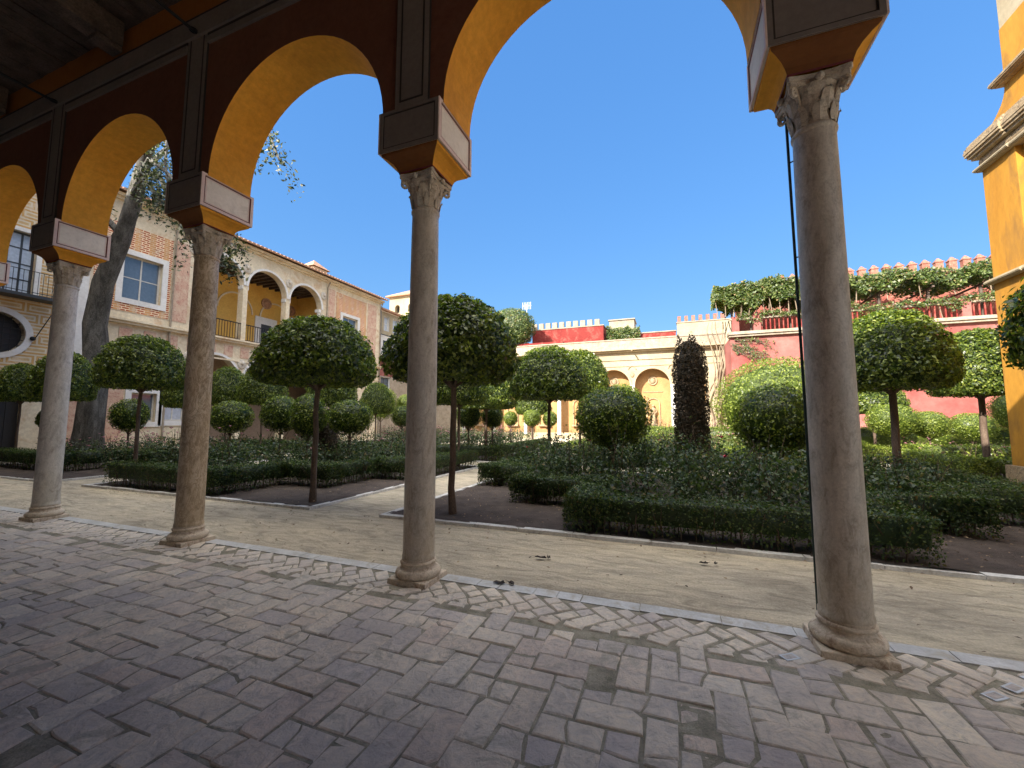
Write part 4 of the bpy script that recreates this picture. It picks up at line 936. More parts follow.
for c in ctr:
    g = MB(); g.arc(FF, c, 4.62, 1.42, 0.16, 0, 0.07); PL(g, 'archivolt', M['cream_lit'])
    g = MB(); g.arc(lambda u, z, d: (u, YL+0.9-d, z), c, 5.05, 0.26, 0.12, 0, 0.10, 0, 360, 24); g.ball((c, YL+0.84, 5.05), 0.22, 12, 8, (1, 0.5, 1.1)); PL(g, 'medallion', M['oldstone'])
    g = MB(); Fb = lambda u, z, d: (u, YL+0.9-d, z); g.arc(Fb, c, 3.0, 0.48, 0.08, 0, 0.10); g.fb(Fb, c-0.56, c-0.48, 1.2, 3.0, 0, 0.10); g.fb(Fb, c+0.48, c+0.56, 1.2, 3.0, 0, 0.10); g.fb(Fb, c-0.8, c+0.8, 4.05, 4.12, 0, 0.05); g.fb(Fb, c-0.6, c+0.6, 1.05, 1.2, 0, 0.30); PL(g, 'niche_frame', M['oldstone'])
for c in [x+1.625 for x in ctr]+[ctr[-1]-1.625]:
    g = MB(); g.fb(FF, c-0.13, c+0.13, 0.5, 4.55, 0.02, 0.14); g.fb(FF, c-0.18, c+0.18, 4.4, 4.62, 0.0, 0.20); g.fb(FF, c-0.18, c+0.18, 0.3, 0.5, 0.0, 0.20); PL(g, 'pilaster', M['white'])
    g = MB(); g.ball((c, YL-0.02, 5.55), 0.18, 10, 8, (1, 0.5, 1.3)); g.arc(FF, c, 6.0, 0.28, 0.06, 0, 0.08); PL(g, 'spandrel_ornament', M['oldstone'])
for u in (-10.5, -6.6, -2.9, 0.6):
    g = MB(); g.tube([(u, YL-0.4, 7.62), (u, YL-1.0, 7.55)], 0.06, 8); PL(g, 'water_spout', M['oldstone'])
g = MB(); g.fb(FF, 2.05, 2.75, 3.0, 5.2, 0, 0.05); g.fb(FF, 2.0, 2.8, 5.2, 5.35, 0, 0.12); PL(g, 'blind_panel', M['niche'])
# statues in the niches: draped figures
def statue(loc, label, first=None):
    if first is not None: return dup(first, loc, label)
    t = thing('stone_statue', loc, label, 'statue', 'stone statues in the loggia niches')
    mb = MB(); mb.box(-0.28, 0.28, -0.2, 0.2, 0, 0.12, taper=0.02); mb.build('pedestal', M['oldstone'], t)
    mb = MB(); wob = lambda a, z: 1+0.07*math.sin(6*a+z*3)+0.04*math.sin(11*a)
    mb.lathe([(0.25, 0.12), (0.24, 0.4), (0.20, 0.75), (0.17, 0.95), (0.19, 1.15), (0.22, 1.33), (0.20, 1.42), (0.09, 1.48), (0.07, 1.54)], n=24, wob=wob)
    mb.ball((0, -0.01, 1.66), 0.12, 12, 8, (0.85, 1, 1.15)); mb.ball((0, -0.12, 1.65), 0.02, 6, 5)
    for s_ in (-1, 1): mb.tube([(0.20*s_, 0, 1.38), (0.27*s_, -0.03, 1.12), (0.12*s_, -0.18, 1.02)], [0.065, 0.055, 0.04], 8)
    mb.build('figure', M['oldstone'], t, smooth=True); return t
s0 = statue((-1.35, YL+0.72, 1.2), 'stone statue in the arched niche immediately left of the cypress')
statue((-4.6, YL+0.72, 1.2), 'stone statue in the second niche from the cypress, partly behind a topiary', s0)
# marble bust in front of the right niche
# red crenellated block behind, left
def crenel(name, x0, x1, y0, y1, z0, z1, wallm, merm, mw, ms, mh, label, cat, cap=True, side=False, pts=None):
    t = thing(name, ((x0+x1)/2, y0, 0), label, cat); f = lp(t, ((x0+x1)/2, y0))
    g = MB(); g.box(x0, x1, y0, y1, z0, z1); f(g, 'wall', M[wallm])
    g = MB(); g.box(x0-0.05, x1+0.05, y0-0.06, y1+0.05, z1, z1+0.10); f(g, 'coping', M['coping'])
    xs = pts or [x0+ms*0.35+k*ms for k in range(int((x1-x0)/ms))]
    g = MB(); g.box(-mw/2, mw/2, 0, 0.35, 0, mh)
    if cap: g.cur = 1; g.box(-mw/2-.04, mw/2+.04, -0.04, 0.39, mh, mh+0.06); g.box(-mw/2, mw/2, 0, 0.35, mh+0.06, mh+0.32, taper=0.16)
    m0 = None
    for x in xs:
        if m0 is None: m0 = f(g, 'merlon', [M[merm], M['terracotta' if cap else 'coping']]); o = m0
        else: o = m0.copy(); COL.objects.link(o)
        o.location = (x-(x0+x1)/2, 0.0, z1+0.10)
    return t
crenel('red_battlement_block', -13.7, -6.1, 42, 47, 0, 11.25, 'redwall', 'coping', 0.48, 0.745, 0.62, 'bright red wall block with pale merlons rising behind the loggia left of the cypress', 'wall', cap=False)
crenel('low_red_wall', -2.9, 0.75, 43, 43.6, 0, 10.35, 'redwall', 'redwall', 0.3, 9, 0.1, 'short plain red wall between grey block and pale crenellated wall', 'wall', cap=False, pts=[-2.7])
crenel('pale_crenellated_wall', 0.85, 5.6, 42, 42.6, 0, 10.9, 'cream_lit', 'terracotta', 0.30, 0.62, 0.55, 'pale yellow wall with small pink merlons behind the top of the cypress', 'wall', cap=False)
t = thing('grey_roof_block', (-4.3, 43.5, 0), 'grey weathered roof block with ivy beside the red battlement block', 'wall'); f = lp(t, (-4.3, 43.5))
g = MB(); g.box(-5.7, -3.2, 43.5, 46, 0, 12.0); g.box(-5.8, -3.1, 43.4, 46.1, 12.0, 12.12); f(g, 'wall', M['coping'])
# red/pink terrace wall on the right
tr = thing('terrace_wall', (12, 33, 0), 'faded pink garden wall carrying a terrace with iron balustrade on the right', 'wall'); PTr = lp(tr, (12, 33))
g = MB(); g.box(4.2, 26, 33, 33.5, 0, 7.55); g.box(4.2, 4.7, 33.5, 42, 0, 7.55); PTr(g, 'wall', M['pinkwall'])
g = MB(); g.box(4.1, 26, 32.75, 33.6, 7.55, 7.70); g.box(4.05, 26, 32.65, 33.7, 7.70, 7.90); PTr(g, 'ledge', M['coping'])
g = MB(); g.box(4.3, 26, 33.55, 37.0, 7.4, 7.72); PTr(g, 'terrace_floor', M['roofpan'])
g = MB(); g.box(4.2, 26, 32.85, 33.05, 8.78, 8.9); PTr(g, 'handrail', M['coping'])
g = MB(); g.box(-.035, .035, -.035, .035, 0, 0.88)
b0 = PTr(g, 'baluster', M['redwall']); 
for k in range(74):
    x = 6.2+k*0.26; o = b0 if k == 0 else b0.copy()
    if k: COL.objects.link(o)
    o.location = (x-12, -0.05, 7.90)
for x in (4.55, 5.9, 9.6, 13.3, 17.0, 20.7):
    g = MB(); g.box(x-0.22, x+0.22, 32.8, 33.15, 7.90, 9.0); PTr(g, 'baluster_pier', M['pinkwall'])
for x in (4.4, 5.6, 8.0, 10.5, 13.0, 15.5, 18.0, 20.5, 23):
    g = MB(); g.box(x-0.06, x+0.06, 33.3, 33.42, 7.72, 9.9); g.box(x-0.05, x+0.05, 32.7, 37.0, 9.9, 10.0); PTr(g, 'pergola_frame', M['wood'])
xs = [7.75+0.73*k for k in range(26)]
crenel('crenellated_red_wall', 5.2, 27, 37.0, 37.6, 0, 12.0, 'fadedred', 'terracotta', 0.42, 0.73, 0.62, 'high red wall topped by a long row of pointed pink merlons on the right', 'wall', cap=True, pts=xs)

# ================================================================== RIGHT YELLOW PAVILION
pv = thing('yellow_pavilion', (8, 10, 0), 'ochre yellow corner building with weathered stone mouldings at the right edge', 'building'); PV = lp(pv, (8, 10))
FP = lambda u, z, d: (8.0-d, u, z)
g = MB(); g.box(8.13, 14.5, 4.1, 14.28, 0, 8.95); PV(g, 'wall', M['yellow'])
g = MB(); g.box(8.42, 14.5, 4.1, 14.0, 8.95, 11.9); PV(g, 'attic_wall', M['yellow'])
g = MB(); g.box(8.43, 14.5, 4.1, 13.99, 11.9, 16); PV(g, 'upper_wall', M['cream_lit'])
g = MB(); g.fb(FP, 13.2, 14.32, 0, 8.25, -0.14, 0.0); PV(g, 'corner_pilaster', M['yellow'])
g = MB(); g.fb(FP, 4.1, 14.4, 0.0, 0.5, -0.13, 0.1); PV(g, 'plinth', M['oldstone'])
def mould(z, h, base, out, name, mat, y1):
    g = MB(); n = 7
    for k in range(n):
        t_ = (k+0.5)/n; d = out*(0.45+0.55*math.sin(math.pi*t_)); z0 = z+h*k/n
        g.box(base-d*0.8, base+1, 4.1, y1-1.1, z0, z0+h/n); g.box(base-d, 12, y1-1.1, y1+d*0.7, z0, z0+h/n)
    PV(g, name, mat)
mould(5.15, 0.14, 8.0, 0.16, 'lower_moulding', M['cream_lit'], 14.3); mould(8.25, 0.14, 8.0, 0.16, 'capital_moulding', M['cream_lit'], 14.3); mould(8.62, 0.50, 8.0, 0.27, 'cornice', M['oldstone'], 14.3)
mould(10.35, 0.24, 8.42, 0.24, 'upper_moulding', M['oldstone'], 14.0); mould(8.40, 0.2, 8.0, 0.05, 'neck_moulding', M['oldstone'], 14.3)
g = MB()
for k in range(24): g.box(8.05+0.36*math.sin(math.pi/2*k/24), 12, 4.1, 14.2-0.2*math.sin(math.pi/2*k/24), 9.12+0.05*k, 9.12+0.05*(k+1))
PV(g, 'concave_sweep', M['yellow'])

# ================================================================== PLANTS
GT = 'clipped mushroom shaped trees of the garden'
tA = topiary('topiary_tree', (-6.5, 6.24, 0.03), 'dark dome topiary in front of the palace loggia, on bare soil by the path', 'tree', GT, 1.14, 1.10, 2.27, 3.60, 15000, 0.075, 1, trunk_r=0.055)
tB = topiary('topiary_tree', (-3.5, 6.32, 0.03), 'dark dome topiary whose trunk stands just right of the slim middle column', 'tree', GT, 1.13, 1.12, 2.24, 3.70, 16000, 0.08, 2, trunk_r=0.055)
sT = topiary('topiary_tree', (-3.5, 12.4, 0.03), 'topiary with sunlit cap right of the middle column, thin dark trunk', 'tree', GT, 1.24, 1.22, 2.22, 3.85, 14000, 0.085, 3, trunk_r=0.055)
ft = topiary('topiary_tree', (4.95, 12.4, 0.03), 'large topiary with sunlit top just right of the nearest column', 'tree', GT, 1.22, 1.20, 2.32, 4.20, 17000, 0.085, 4, trunk_r=0.085)
def T(src, x, y, label, rz, s=(1, 1, 1)): return dup(src, (x, y, 0.03), label, rz, s)
T(tA, -13.2, 6.75, 'dark dome topiary between the two left columns, second tree left of the path', 1.3, (0.86, 0.86, 1.06))
T(tB, -16.6, 6.6, 'dark topiary directly behind the pale left column', 2.2, (0.64, 0.64, 0.96))
T(tA, -21.3, 7.4, 'dark topiary at the left picture edge below the round window', 3.0, (0.66, 0.66, 0.98))
T(tB, 4.75, 6.3, 'dark topiary at the right picture edge in front of the yellow pavilion', 0.7, (0.93, 0.93, 0.98))
T(sT, -12.3, 12.5, 'topiary seen under the dark dome tree left of the path, upper right one', 0.9, (0.75, 0.75, 0.95))
T(sT, -6.7, 12.5, 'topiary half hidden behind the slim middle column', 1.9, (0.85, 0.85, 0.95))
T(sT, -16.0, 12.5, 'topiary in front of the lower palace arches, right of the veined column', 2.9, (0.74, 0.74, 1))
T(sT, -21, 12.5, 'topiary half hidden behind the veined column', 3.9, (0.7, 0.7, 0.96))
T(sT, -17.9, 12.3, 'topiary in front of the leftmost lower palace arch', 5.2, (0.67, 0.67, 1))
T(sT, -7.1, 15.6, 'sunlit topiary with pale thin trunk beyond the cross path', 2.4, (1.04, 1.04, 0.92))
T(sT, -3.2, 15.6, 'sunlit yellow green topiary tucked behind the capped one', 4.4, (0.9, 0.9, 1.1))
T(ft, 8.2, 15.6, 'fully sunlit flat based topiary beside the yellow pavilion', 1.2, (0.95, 0.95, 0.99))
T(sT, -12.6, 15.5, 'small topiary beyond the left bed, in front of the pink house wall', 3.4, (0.6, 0.6, 0.85))
T(sT, 4.9, 21.5, 'sunlit topiary peeping out behind the nearest column at its right', 0.2)
T(sT, 8.3, 22.6, 'sunlit topiary seen below the fully lit one by the pavilion', 1.4, (1, 1, .85))
T(sT, -7.0, 21.5, 'small far sunlit topiary above the sandy path', 1.1, (0.8, 0.8, 0.85))
GBn = 'ball shrubs on short stems'
def Bt(x, y, zc, r, hz, label, seed, n=5000, mat='leaf'):
    return topiary('ball_shrub', (x, y, 0.03), label, 'shrub', GBn, r*1.02, r*1.02, zc-hz*1.05, zc+hz, n, 0.06, seed, 'ball', mat, trunk_r=0.035, limbs=4)
Bt(-1.24, 9.6, 1.66, 0.84, 0.66, 'dark ball shrub left of the cypress', 11, 9000)
Bt(2.05, 10.0, 1.60, 0.78, 0.72, 'dark ball shrub half hidden behind the nearest column', 12, 8000)
Bt(-13.0, 9.1, 1.68, 0.60, 0.50, 'dark ball shrub just right of the veined column', 13, 5000)
Bt(-11.45, 9.6, 1.78, 0.56, 0.56, 'dark ball shrub left of the dome topiary trunk', 14, 5000)
Bt(-10.0, 9.3, 1.72, 0.50, 0.62, 'dark ball shrub right behind the dome topiary trunk', 15, 5000)
Bt(-8.7, 9.6, 1.66, 0.62, 0.50, 'dark ball shrub right of the dome topiary trunk', 16, 5000)
Bt(-18.1, 9.0, 1.75, 0.55, 0.58, 'ball shrub between pale column and second topiary, near the old tree trunk', 17, 4000)
Bt(-21.5, 8.2, 1.60, 0.30, 0.36, 'small ball shrub left of the pale column', 18, 2500)
Bt(-16.05, 20.2, 2.60, 0.93, 0.98, 'sunlit ball shrub below the white house', 19, 6000, 'leaf_sunlit')
Bt(-12.24, 17.0, 1.78, 0.50, 0.50, 'small dark ball shrub at the left edge of the middle column', 20, 4000)
Bt(-15.2, 21.4, 2.5, 0.55, 0.66, 'small sunlit ball shrub touching the left edge of the middle column', 21, 4000, 'leaf_sunlit')
Bt(-8.42, 16.6, 1.82, 0.57, 0.58, 'small dark ball shrub right of the middle column, left one of the pair', 22, 4500)
Bt(-7.56, 17.3, 1.76, 0.49, 0.52, 'small dark ball shrub right of the middle column, right one of the pair', 23, 4000)
Bt(-8.1, 21.0, 1.68, 0.38, 0.38, 'small sunlit ball shrub between two thin trunks near the path', 24, 3000, 'leaf_sunlit')
Bt(-6.55, 20.0, 1.70, 0.46, 0.42, 'small sunlit ball shrub left of the capped topiary trunk', 25, 3000, 'leaf_sunlit')
Bt(-5.75, 20.5, 1.66, 0.36, 0.38, 'small sunlit ball shrub right of the capped topiary trunk', 26, 3000, 'leaf_sunlit')
Bt(8.1, 20.5, 1.6, 0.85, 0.62, 'wide bright ball shrub in front of the pink wall, left one', 27, 6000, 'leaf_sunlit')
Bt(9.4, 20.9, 1.45, 0.62, 0.50, 'bright ball shrub in front of the pink wall, right one', 28, 5000, 'leaf_sunlit')
Bt(11.3, 22.2, 1.35, 0.75, 0.55, 'bright ball shrub in front of the pink wall, behind the pale trunk', 30, 4500, 'leaf_sunlit')
Bt(6.3, 22.5, 1.4, 0.8, 0.6, 'bright ball shrub just right of the nearest column', 33, 4500, 'leaf_sunlit')
Bt(13.2, 23.0, 2.0, 0.85, 0.9, 'bright round shrub beside the yellow pavilion', 29, 6000, 'leaf_sunlit')
mt_ = topiary('laurel_shrub', (3.9, 18.6, 0.03), 'big sunlit yellow green laurel mound left of the nearest column', 'shrub', None, 2.3, 2.0, 0.3, 4.0, 16000, 0.09, 31, 'ball', 'leaf_sunlit', trunk_r=0.07)
topiary('laurel_shrub', (-1.87, 17.8, 0.03), 'sunlit laurel bush behind the dark ball shrub', 'shrub', None, 0.95, 0.9, 1.1, 3.1, 7000, 0.08, 32, 'ball', 'leaf_sunlit', trunk_r=0.05)
topiary('cypress', (0.42, 9.8, 0.03), 'tall dark brown clipped cypress column in the middle of the right bed', 'tree', None, 0.36, 0.36, 0.05, 3.30, 15000, 0.055, 41, 'column', 'leaf_cyp', trunk_r=0.06, limbs=0, depth=0.25)
topiary('cypress', (-10.2, 10.2, 0.03), 'short dark cypress among ball shrubs behind the left dome topiary', 'tree', None, 0.42, 0.42, 0.05, 1.9, 6000, 0.055, 42, 'column', 'leaf_cyp', trunk_r=0.06, limbs=0, depth=0.25)

# hedges (clipped box)
hw = 0.52
hedge('box_hedge', [(2.42, 6.12), (-1.20, 6.12), (-1.20, 7.72), (-2.65, 7.72), (-2.65, 9.45), (-4.15, 9.45), (-4.15, 12.7)], hw, 0.52, 'stepped dark box hedge along the front of the right bed', 2300, 0.034, 51)
hedge('box_hedge', [(2.42, 6.72), (2.42, 7.72), (3.75, 7.72), (3.75, 8.75), (5.35, 8.75), (5.35, 12.7)], hw, 0.56, 'stepped box hedge behind the bare soil at the right edge', 1800, 0.036, 52)
hedge('box_hedge', [(-12.4, 6.12), (-9.0, 6.12), (-9.0, 7.72), (-7.6, 7.72), (-7.6, 9.45), (-6.42, 9.45), (-6.42, 12.7)], hw, 0.56, 'stepped dark box hedge along the front of the left bed', 1500, 0.036, 53)
hedge('box_hedge', [(-21.6, 7.0), (-17.2, 7.0), (-17.2, 8.4), (-15.3, 8.4), (-15.3, 12.7)], hw, 0.60, 'dark box hedge at the far left below the round window', 900, 0.045, 54)
for i, (x0, x1, lab) in enumerate(((-12.9, -6.4, 'box hedge beyond the cross path, right of the middle column'), (-4.2, 5.3, 'box hedge beyond the cross path behind the cypress'), (7.6, 16.8, 'sunlit box hedge at the foot of the yellow pavilion'))):
    hedge('box_hedge', [(x0, 14.9), (x1, 14.9), (x1, 21.5)] if i == 0 else [(x1, 21.5), (x0, 21.5), (x0, 14.9), (x1, 14.9)], hw, 0.60, lab, 700, 0.055, 55+i, mat='leaf_box' if i == 0 else 'leaf_sunlit')
hedge('box_hedge', [(5.0, 17.6), (2.0, 17.6), (2.0, 16.2), (5.0, 16.2)], 0.5, 0.62, 'inner sunlit box hedge right of the nearest column', 700, 0.055, 59, mat='leaf_sunlit')
hedge('box_hedge', [(8.2, 18.4), (16, 18.4)], 0.9, 0.75, 'broad sunlit low hedge below the pink wall', 600, 0.06, 60, mat='leaf_sunlit')
hedge('box_hedge', [(-4.2, 24.0), (17, 24.0)], 0.7, 1.25, 'long sunlit hedge in front of the loggia and pink wall', 350, 0.08, 61, mat='leaf_sunlit')
hedge('box_hedge', [(-21, 15.0), (-15.2, 15.0)], 0.6, 0.6, 'box hedge in front of the palace ground floor', 400, 0.06, 62)

# rose beds
def roses(x0, x1, y0, y1, h, n, leaf, seed, label, hole=None, mat='leaf_rose', fl=120, pet='petal_pink'):
    rs = np.random.RandomState(seed); nb = int((x1-x0)*(y1-y0)*3.0)
    bx, by = rs.uniform(x0, x1, nb), rs.uniform(y0, y1, nb); bh = h*(0.65+0.5*rs.rand(nb)); bh = np.where((bx > 2.3) & (by < 13) & (by > 6) & (x1 < 5.5), bh*0.62, bh); br = 0.28+0.22*rs.rand(nb)
    if hole is not None:
        k = np.array([not hole(a, b) for a, b in zip(bx, by)]); bx, by, bh, br = bx[k], by[k], bh[k], br[k]; nb = len(bx)
    i = rs.randint(0, nb, n); v = rs.normal(0, 1, (n, 3)); v /= np.linalg.norm(v, axis=1)[:, None]; rr = rs.rand(n)**0.4
    P = np.stack([bx[i]+v[:, 0]*rr*br[i], by[i]+v[:, 1]*rr*br[i], 0.05+bh[i]*(0.52+0.5*v[:, 2]*rr)], 1)
    sp = rs.rand(n) < 0.05; P[sp, 2] += rs.rand(sp.sum())*0.35
    cx_, cy_ = (x0+x1)/2, (y0+y1)/2; P[:, 0] -= cx_; P[:, 1] -= cy_
    Nn = v.copy(); Nn[:, 2] = np.abs(Nn[:, 2])+0.4
    o = leaves('rose_bushes', P, Nn, leaf, M[mat], None, seed, aspect=0.62, spread=1.1, kind='stuff'); o.location = (cx_, cy_, 0.02); tag(o, label)
    mb = MB(); r3 = random.Random(seed)
    for k in range(nb):
        if k % 2: continue
        x, y = bx[k]-cx_, by[k]-cy_
        for j in range(3): mb.tube([(x, y, 0), (x+r3.uniform(-.12, .12), y+r3.uniform(-.12, .12), bh[k]*0.6), (x+r3.uniform(-.3, .3), y+r3.uniform(-.3, .3), bh[k]*1.15)], [0.009, 0.007, 0.004], 4)
    mb.build('canes', M['stem'], o)
    mb = MB()
    for k in range(fl):
        j = r3.randrange(nb); x, y, z = bx[j]-cx_+r3.uniform(-.3, .3), by[j]-cy_+r3.uniform(-.3, .3), bh[j]*r3.uniform(0.95, 1.25); s_ = r3.uniform(.028, .05)
        for a in range(5):
            an = a*1.257; mb.face([(x, y, z-s_*.4), (x+s_*math.cos(an-.6), y+s_*math.sin(an-.6), z+s_*.3), (x+s_*1.2*math.cos(an), y+s_*1.2*math.sin(an), z+s_*.7), (x+s_*math.cos(an+.6), y+s_*math.sin(an+.6), z+s_*.3)])
    if fl: mb.build('blossoms', M[pet], o)
    return o
def holeR(x, y): return (x < -1.4 and y < 8.1) or (x < -2.9 and y < 9.9) or (x > 2.1 and y < 8.1) or (x > 3.4 and y < 9.2) or y < 6.5 or abs(x-0.42) < .3 and abs(y-9.8) < .3
def holeL(x, y): return (x > -8.9 and y < 8.2) or (x > -7.4 and y < 9.9) or y < 6.6
roses(-3.8, 5.0, 6.5, 12.6, 1.16, 46000, 0.062, 71, 'dense dark rose bushes filling the right bed behind its hedge', holeR, fl=14, pet='petal_red')
roses(-12.7, -6.8, 6.6, 12.6, 1.05, 26000, 0.065, 72, 'dense dark rose bushes filling the left bed', holeL, fl=25)
roses(-21.5, -15.6, 7.6, 12.6, 0.90, 9000, 0.07, 73, 'dark rose bushes at the far left below the palace wing')
roses(-12.6, -6.8, 15.2, 21.4, 1.05, 10000, 0.075, 74, 'grey green rose bushes beyond the cross path', fl=150)
roses(-3.8, 5.0, 15.2, 21.4, 1.10, 16000, 0.085, 75, 'sunlit rose bushes behind the cypress', mat='leaf_vine', fl=160)  # sunlit rose beds get brighter leaves: sunlight put into the colour
roses(7.8, 16.6, 15.2, 21.4, 0.75, 11000, 0.08, 76, 'sunlit low rose bushes beside the yellow pavilion', mat='leaf_sunlit', fl=100)
roses(-4.0, 16.5, 24.6, 30.6, 1.35, 20000, 0.10, 77, 'sunlit far rose bed in front of loggia and pink wall', mat='leaf_vine', fl=260)
roses(-21.5, -9.5, 24.0, 30.6, 1.0, 8000, 0.10, 78, 'far planting in front of the white house', fl=120)

# old leaning tree by the palace
bt = thing('old_tree', (-20.35, 8.8, 0), 'huge leaning old tree with rough grey bark and drooping leafy boughs at the left', 'tree')
pth = [(0.25, 0, 0), (0.2, 0, 1.2), (0.2, 0, 2.6), (0.18, 0, 4.0), (-0.02, 0, 5.2), (0.35, 0, 6.8), (1.15, 0.0, 8.4), (1.72, 0.0, 9.6), (2.15, 0.0, 11.0), (2.6, 0.0, 12.4)]
mb = MB(); mb.tube(pth, [0.52, 0.42, 0.38, 0.38, 0.35, 0.31, 0.27, 0.25, 0.20, 0.12], 22, 0.09)
mb.build('trunk', M['barkbig'], bt, smooth=True)
W_ = lambda *p: [(x+20.35, y-8.8, z) for x, y, z in p]
limb = [W_((-18.6, 8.8, 10.2), (-16.8, 8.3, 10.7), (-15.2, 8.0, 9.7), (-13.9, 8.0, 8.5), (-12.9, 8.0, 7.4), (-12.0, 8.0, 6.2)),
        W_((-18.2, 8.8, 11.4), (-15.0, 8.3, 12.2), (-12.4, 8.1, 11.3), (-10.6, 8.0, 9.9), (-10.1, 8.0, 8.9)),
        W_((-18.7, 8.8, 10.0), (-16.4, 8.0, 9.7), (-15.4, 8.0, 8.8), (-13.6, 8.0, 7.7), (-12.2, 8.0, 6.9), (-11.2, 8.0, 6.4)),
        W_((-18.0, 8.9, 11.8), (-16.5, 8.6, 12.4), (-15.7, 8.2, 11.2), (-15.3, 8.0, 10.0), (-15.0, 8.0, 9.0)),
        W_((-18.4, 8.9, 11.0), (-18.6, 9.8, 12.6), (-19.4, 10.8, 13.6)), W_((-19.2, 8.8, 8.6), (-19.9, 8.2, 9.6), (-21.0, 7.9, 10.9)),
        W_((-18.4, 8.8, 11.0), (-17.0, 8.8, 10.3), (-16.2, 8.7, 9.2))]
mb = MB()
for l_ in limb: mb.tube(l_, [0.13, 0.08, 0.05, 0.035, 0.025, 0.015][:len(l_)], 7, 0.05)
mb.build('limbs', M['barkbig'], bt, smooth=True)
rs = np.random.RandomState(5); P = []
for li, l_ in enumerate(limb):
    for k in range(len(l_)-1):
        a, b = np.array(l_[k]), np.array(l_[k+1])
        for q_ in range(7 if li != 1 else (1 if k < 3 else 6)):
            if k == 0 and rs.rand() < .6: continue
            c = a+(b-a)*rs.rand()+rs.normal(0, 0.22, 3); d_ = np.array([rs.normal(0, .4), rs.normal(0, .3), -0.6-rs.rand()*0.5]); L_ = 0.35+0.5*rs.rand(); n = int(55*L_+15)
            tt_ = rs.rand(n, 1); P.append(c+d_*tt_*L_+rs.normal(0, 0.13, (n, 3)))
P = np.concatenate(P); leaves('foliage', P, rs.normal(0, 1, P.shape), 0.12, M['leaf_grey'], bt, 6, aspect=0.5)

# vines on the terrace
def vine(name, label, x0, x1, y0, y1, z0, z1, n, leaf, seed, ragged=0.35, stems=12):
    rs = np.random.RandomState(seed); cx_, cy_ = (x0+x1)/2, (y0+y1)/2
    x = rs.uniform(x0, x1, n); y = y0+(y1-y0)*rs.rand(n)**1.5
    top = z1+0.13*np.sin(x*1.1+seed)+0.09*np.sin(x*2.9)+0.07*np.sin(x*6.3); bot = z0+0.25*np.sin(x*1.7+2)+0.2*np.sin(x*4.1)
    z = bot+(top-bot)*rs.rand(n)+rs.normal(0, ragged*0.15, n)
    P = np.stack([x-cx_, y-cy_, z], 1); Nn = np.stack([0*x, -1+0*x, 0.8+0*x], 1)
    o = thing(name, (cx_, cy_, 0), label, 'vine'); leaves('foliage', P, Nn, leaf, M['leaf_vine'], o, seed, aspect=0.7, spread=1.0)
    mb = MB(); r3 = random.Random(seed)
    for k in range(stems):
        xx = x0+(x1-x0)*(k+0.5)/stems-cx_
        mb.tube([(xx, y0-cy_+0.35, z0-0.8), (xx+r3.uniform(-.3, .3), y0-cy_+0.3, (z0+z1)/2), (xx+r3.uniform(-.6, .6), y0-cy_+0.4, z1)], [0.03, 0.025, 0.015], 5)
    mb.build('stems', M['barkpale'], o); return o
vine('climbing_vine', 'thick green vine spilling over the pergola above the terrace wall', 4.2, 24, 32.5, 36.0, 10.15, 11.1, 42000, 0.17, 81)
vine('climbing_vine', 'thicker bushy end of the vine at the left corner of the terrace', 3.2, 9.0, 32.3, 35.2, 9.8, 11.35, 22000, 0.17, 82)
vine('climbing_vine', 'thin yellowish creeper trailing along the terrace handrail', 4.6, 24, 32.6, 33.1, 8.75, 9.1, 4500, 0.13, 83, 0.5, 6)
vine('ivy', 'ivy hanging beside the grey roof block behind the loggia', -5.9, -2.6, 42.5, 43.3, 8.6, 11.0, 4200, 0.22, 84, 0.5, 3)
tt = topiary('roof_shrub', (-15.3, 39.5, 8.0), 'bushy green shrub on the roof terrace left of the red battlement block', 'shrub', None, 2.7, 1.8, 0.9, 5.2, 9000, 0.20, 85, 'ball', 'leaf_vine')
cn = thing('roof_terrace_wall', (-15.5, 38.8, 0), 'red and grey roof terrace wall below the green roof shrub', 'wall'); f = lp(cn, (-15.5, 38.8))
g = MB(); g.box(-22, -9.6, 38.9, 41.5, 0, 9.3); f(g, 'wall', M['redwall']); g = MB(); g.box(-22.1, -9.5, 38.6, 38.9, 8.0, 9.0); f(g, 'parapet', M['coping'])
# wisteria trunk on the loggia corner
ws = thing('wisteria', (3.7, 36.3, 0), 'bare twisted wisteria stems climbing the corner between loggia and pink wall', 'vine')
mb = MB(); r3 = random.Random(4)
for k in range(7):
    x_, y_ = r3.uniform(-.4, .4), r3.uniform(0.1, .4); vx = 0; pts_ = []
    for j in range(19):
        vx = vx*0.7+r3.uniform(-.13, .13)-0.05*x_; x_ += vx; y_ = min(.55, max(.05, y_+r3.uniform(-.06, .06))); pts_.append((x_, y_, 0.53*j))
    mb.tube(pts_, [(0.12-0.0045*j)*(0.5+0.08*k) for j in range(19)], 7, 0.12)
mb.build('stems', M['barkpale'], ws, smooth=True)
# bare creeper on the pink wall
ws = thing('bare_creeper', (5.5, 32.9, 5), 'thin bare creeper spreading over the pink wall left of the nearest column', 'vine')
mb = MB(); P = []
for k in range(16):
    x, z = -1.0+r3.uniform(-.3, .5), r3.uniform(1.6, 2.4); pts_ = [(x, 0, z)]
    for j in range(7): x += r3.uniform(0.05, 0.45); z += r3.uniform(-.45, 0.12); pts_.append((x, -0.03, z)); P.append((x, -0.06, z))
    mb.tube(pts_, [0.03-0.003*j for j in range(8)], 5)
mb.build('stems', M['bark'], ws); P = np.array(P); P = np.repeat(P, 5, 0)+np.random.RandomState(1).normal(0, .08, (len(P)*5, 3))*np.array([1, .3, 1]); leaves('foliage', P, np.tile([0, -1.0, 0.3], (len(P), 1)), 0.12, M['leaf_vine'], ws, 3)

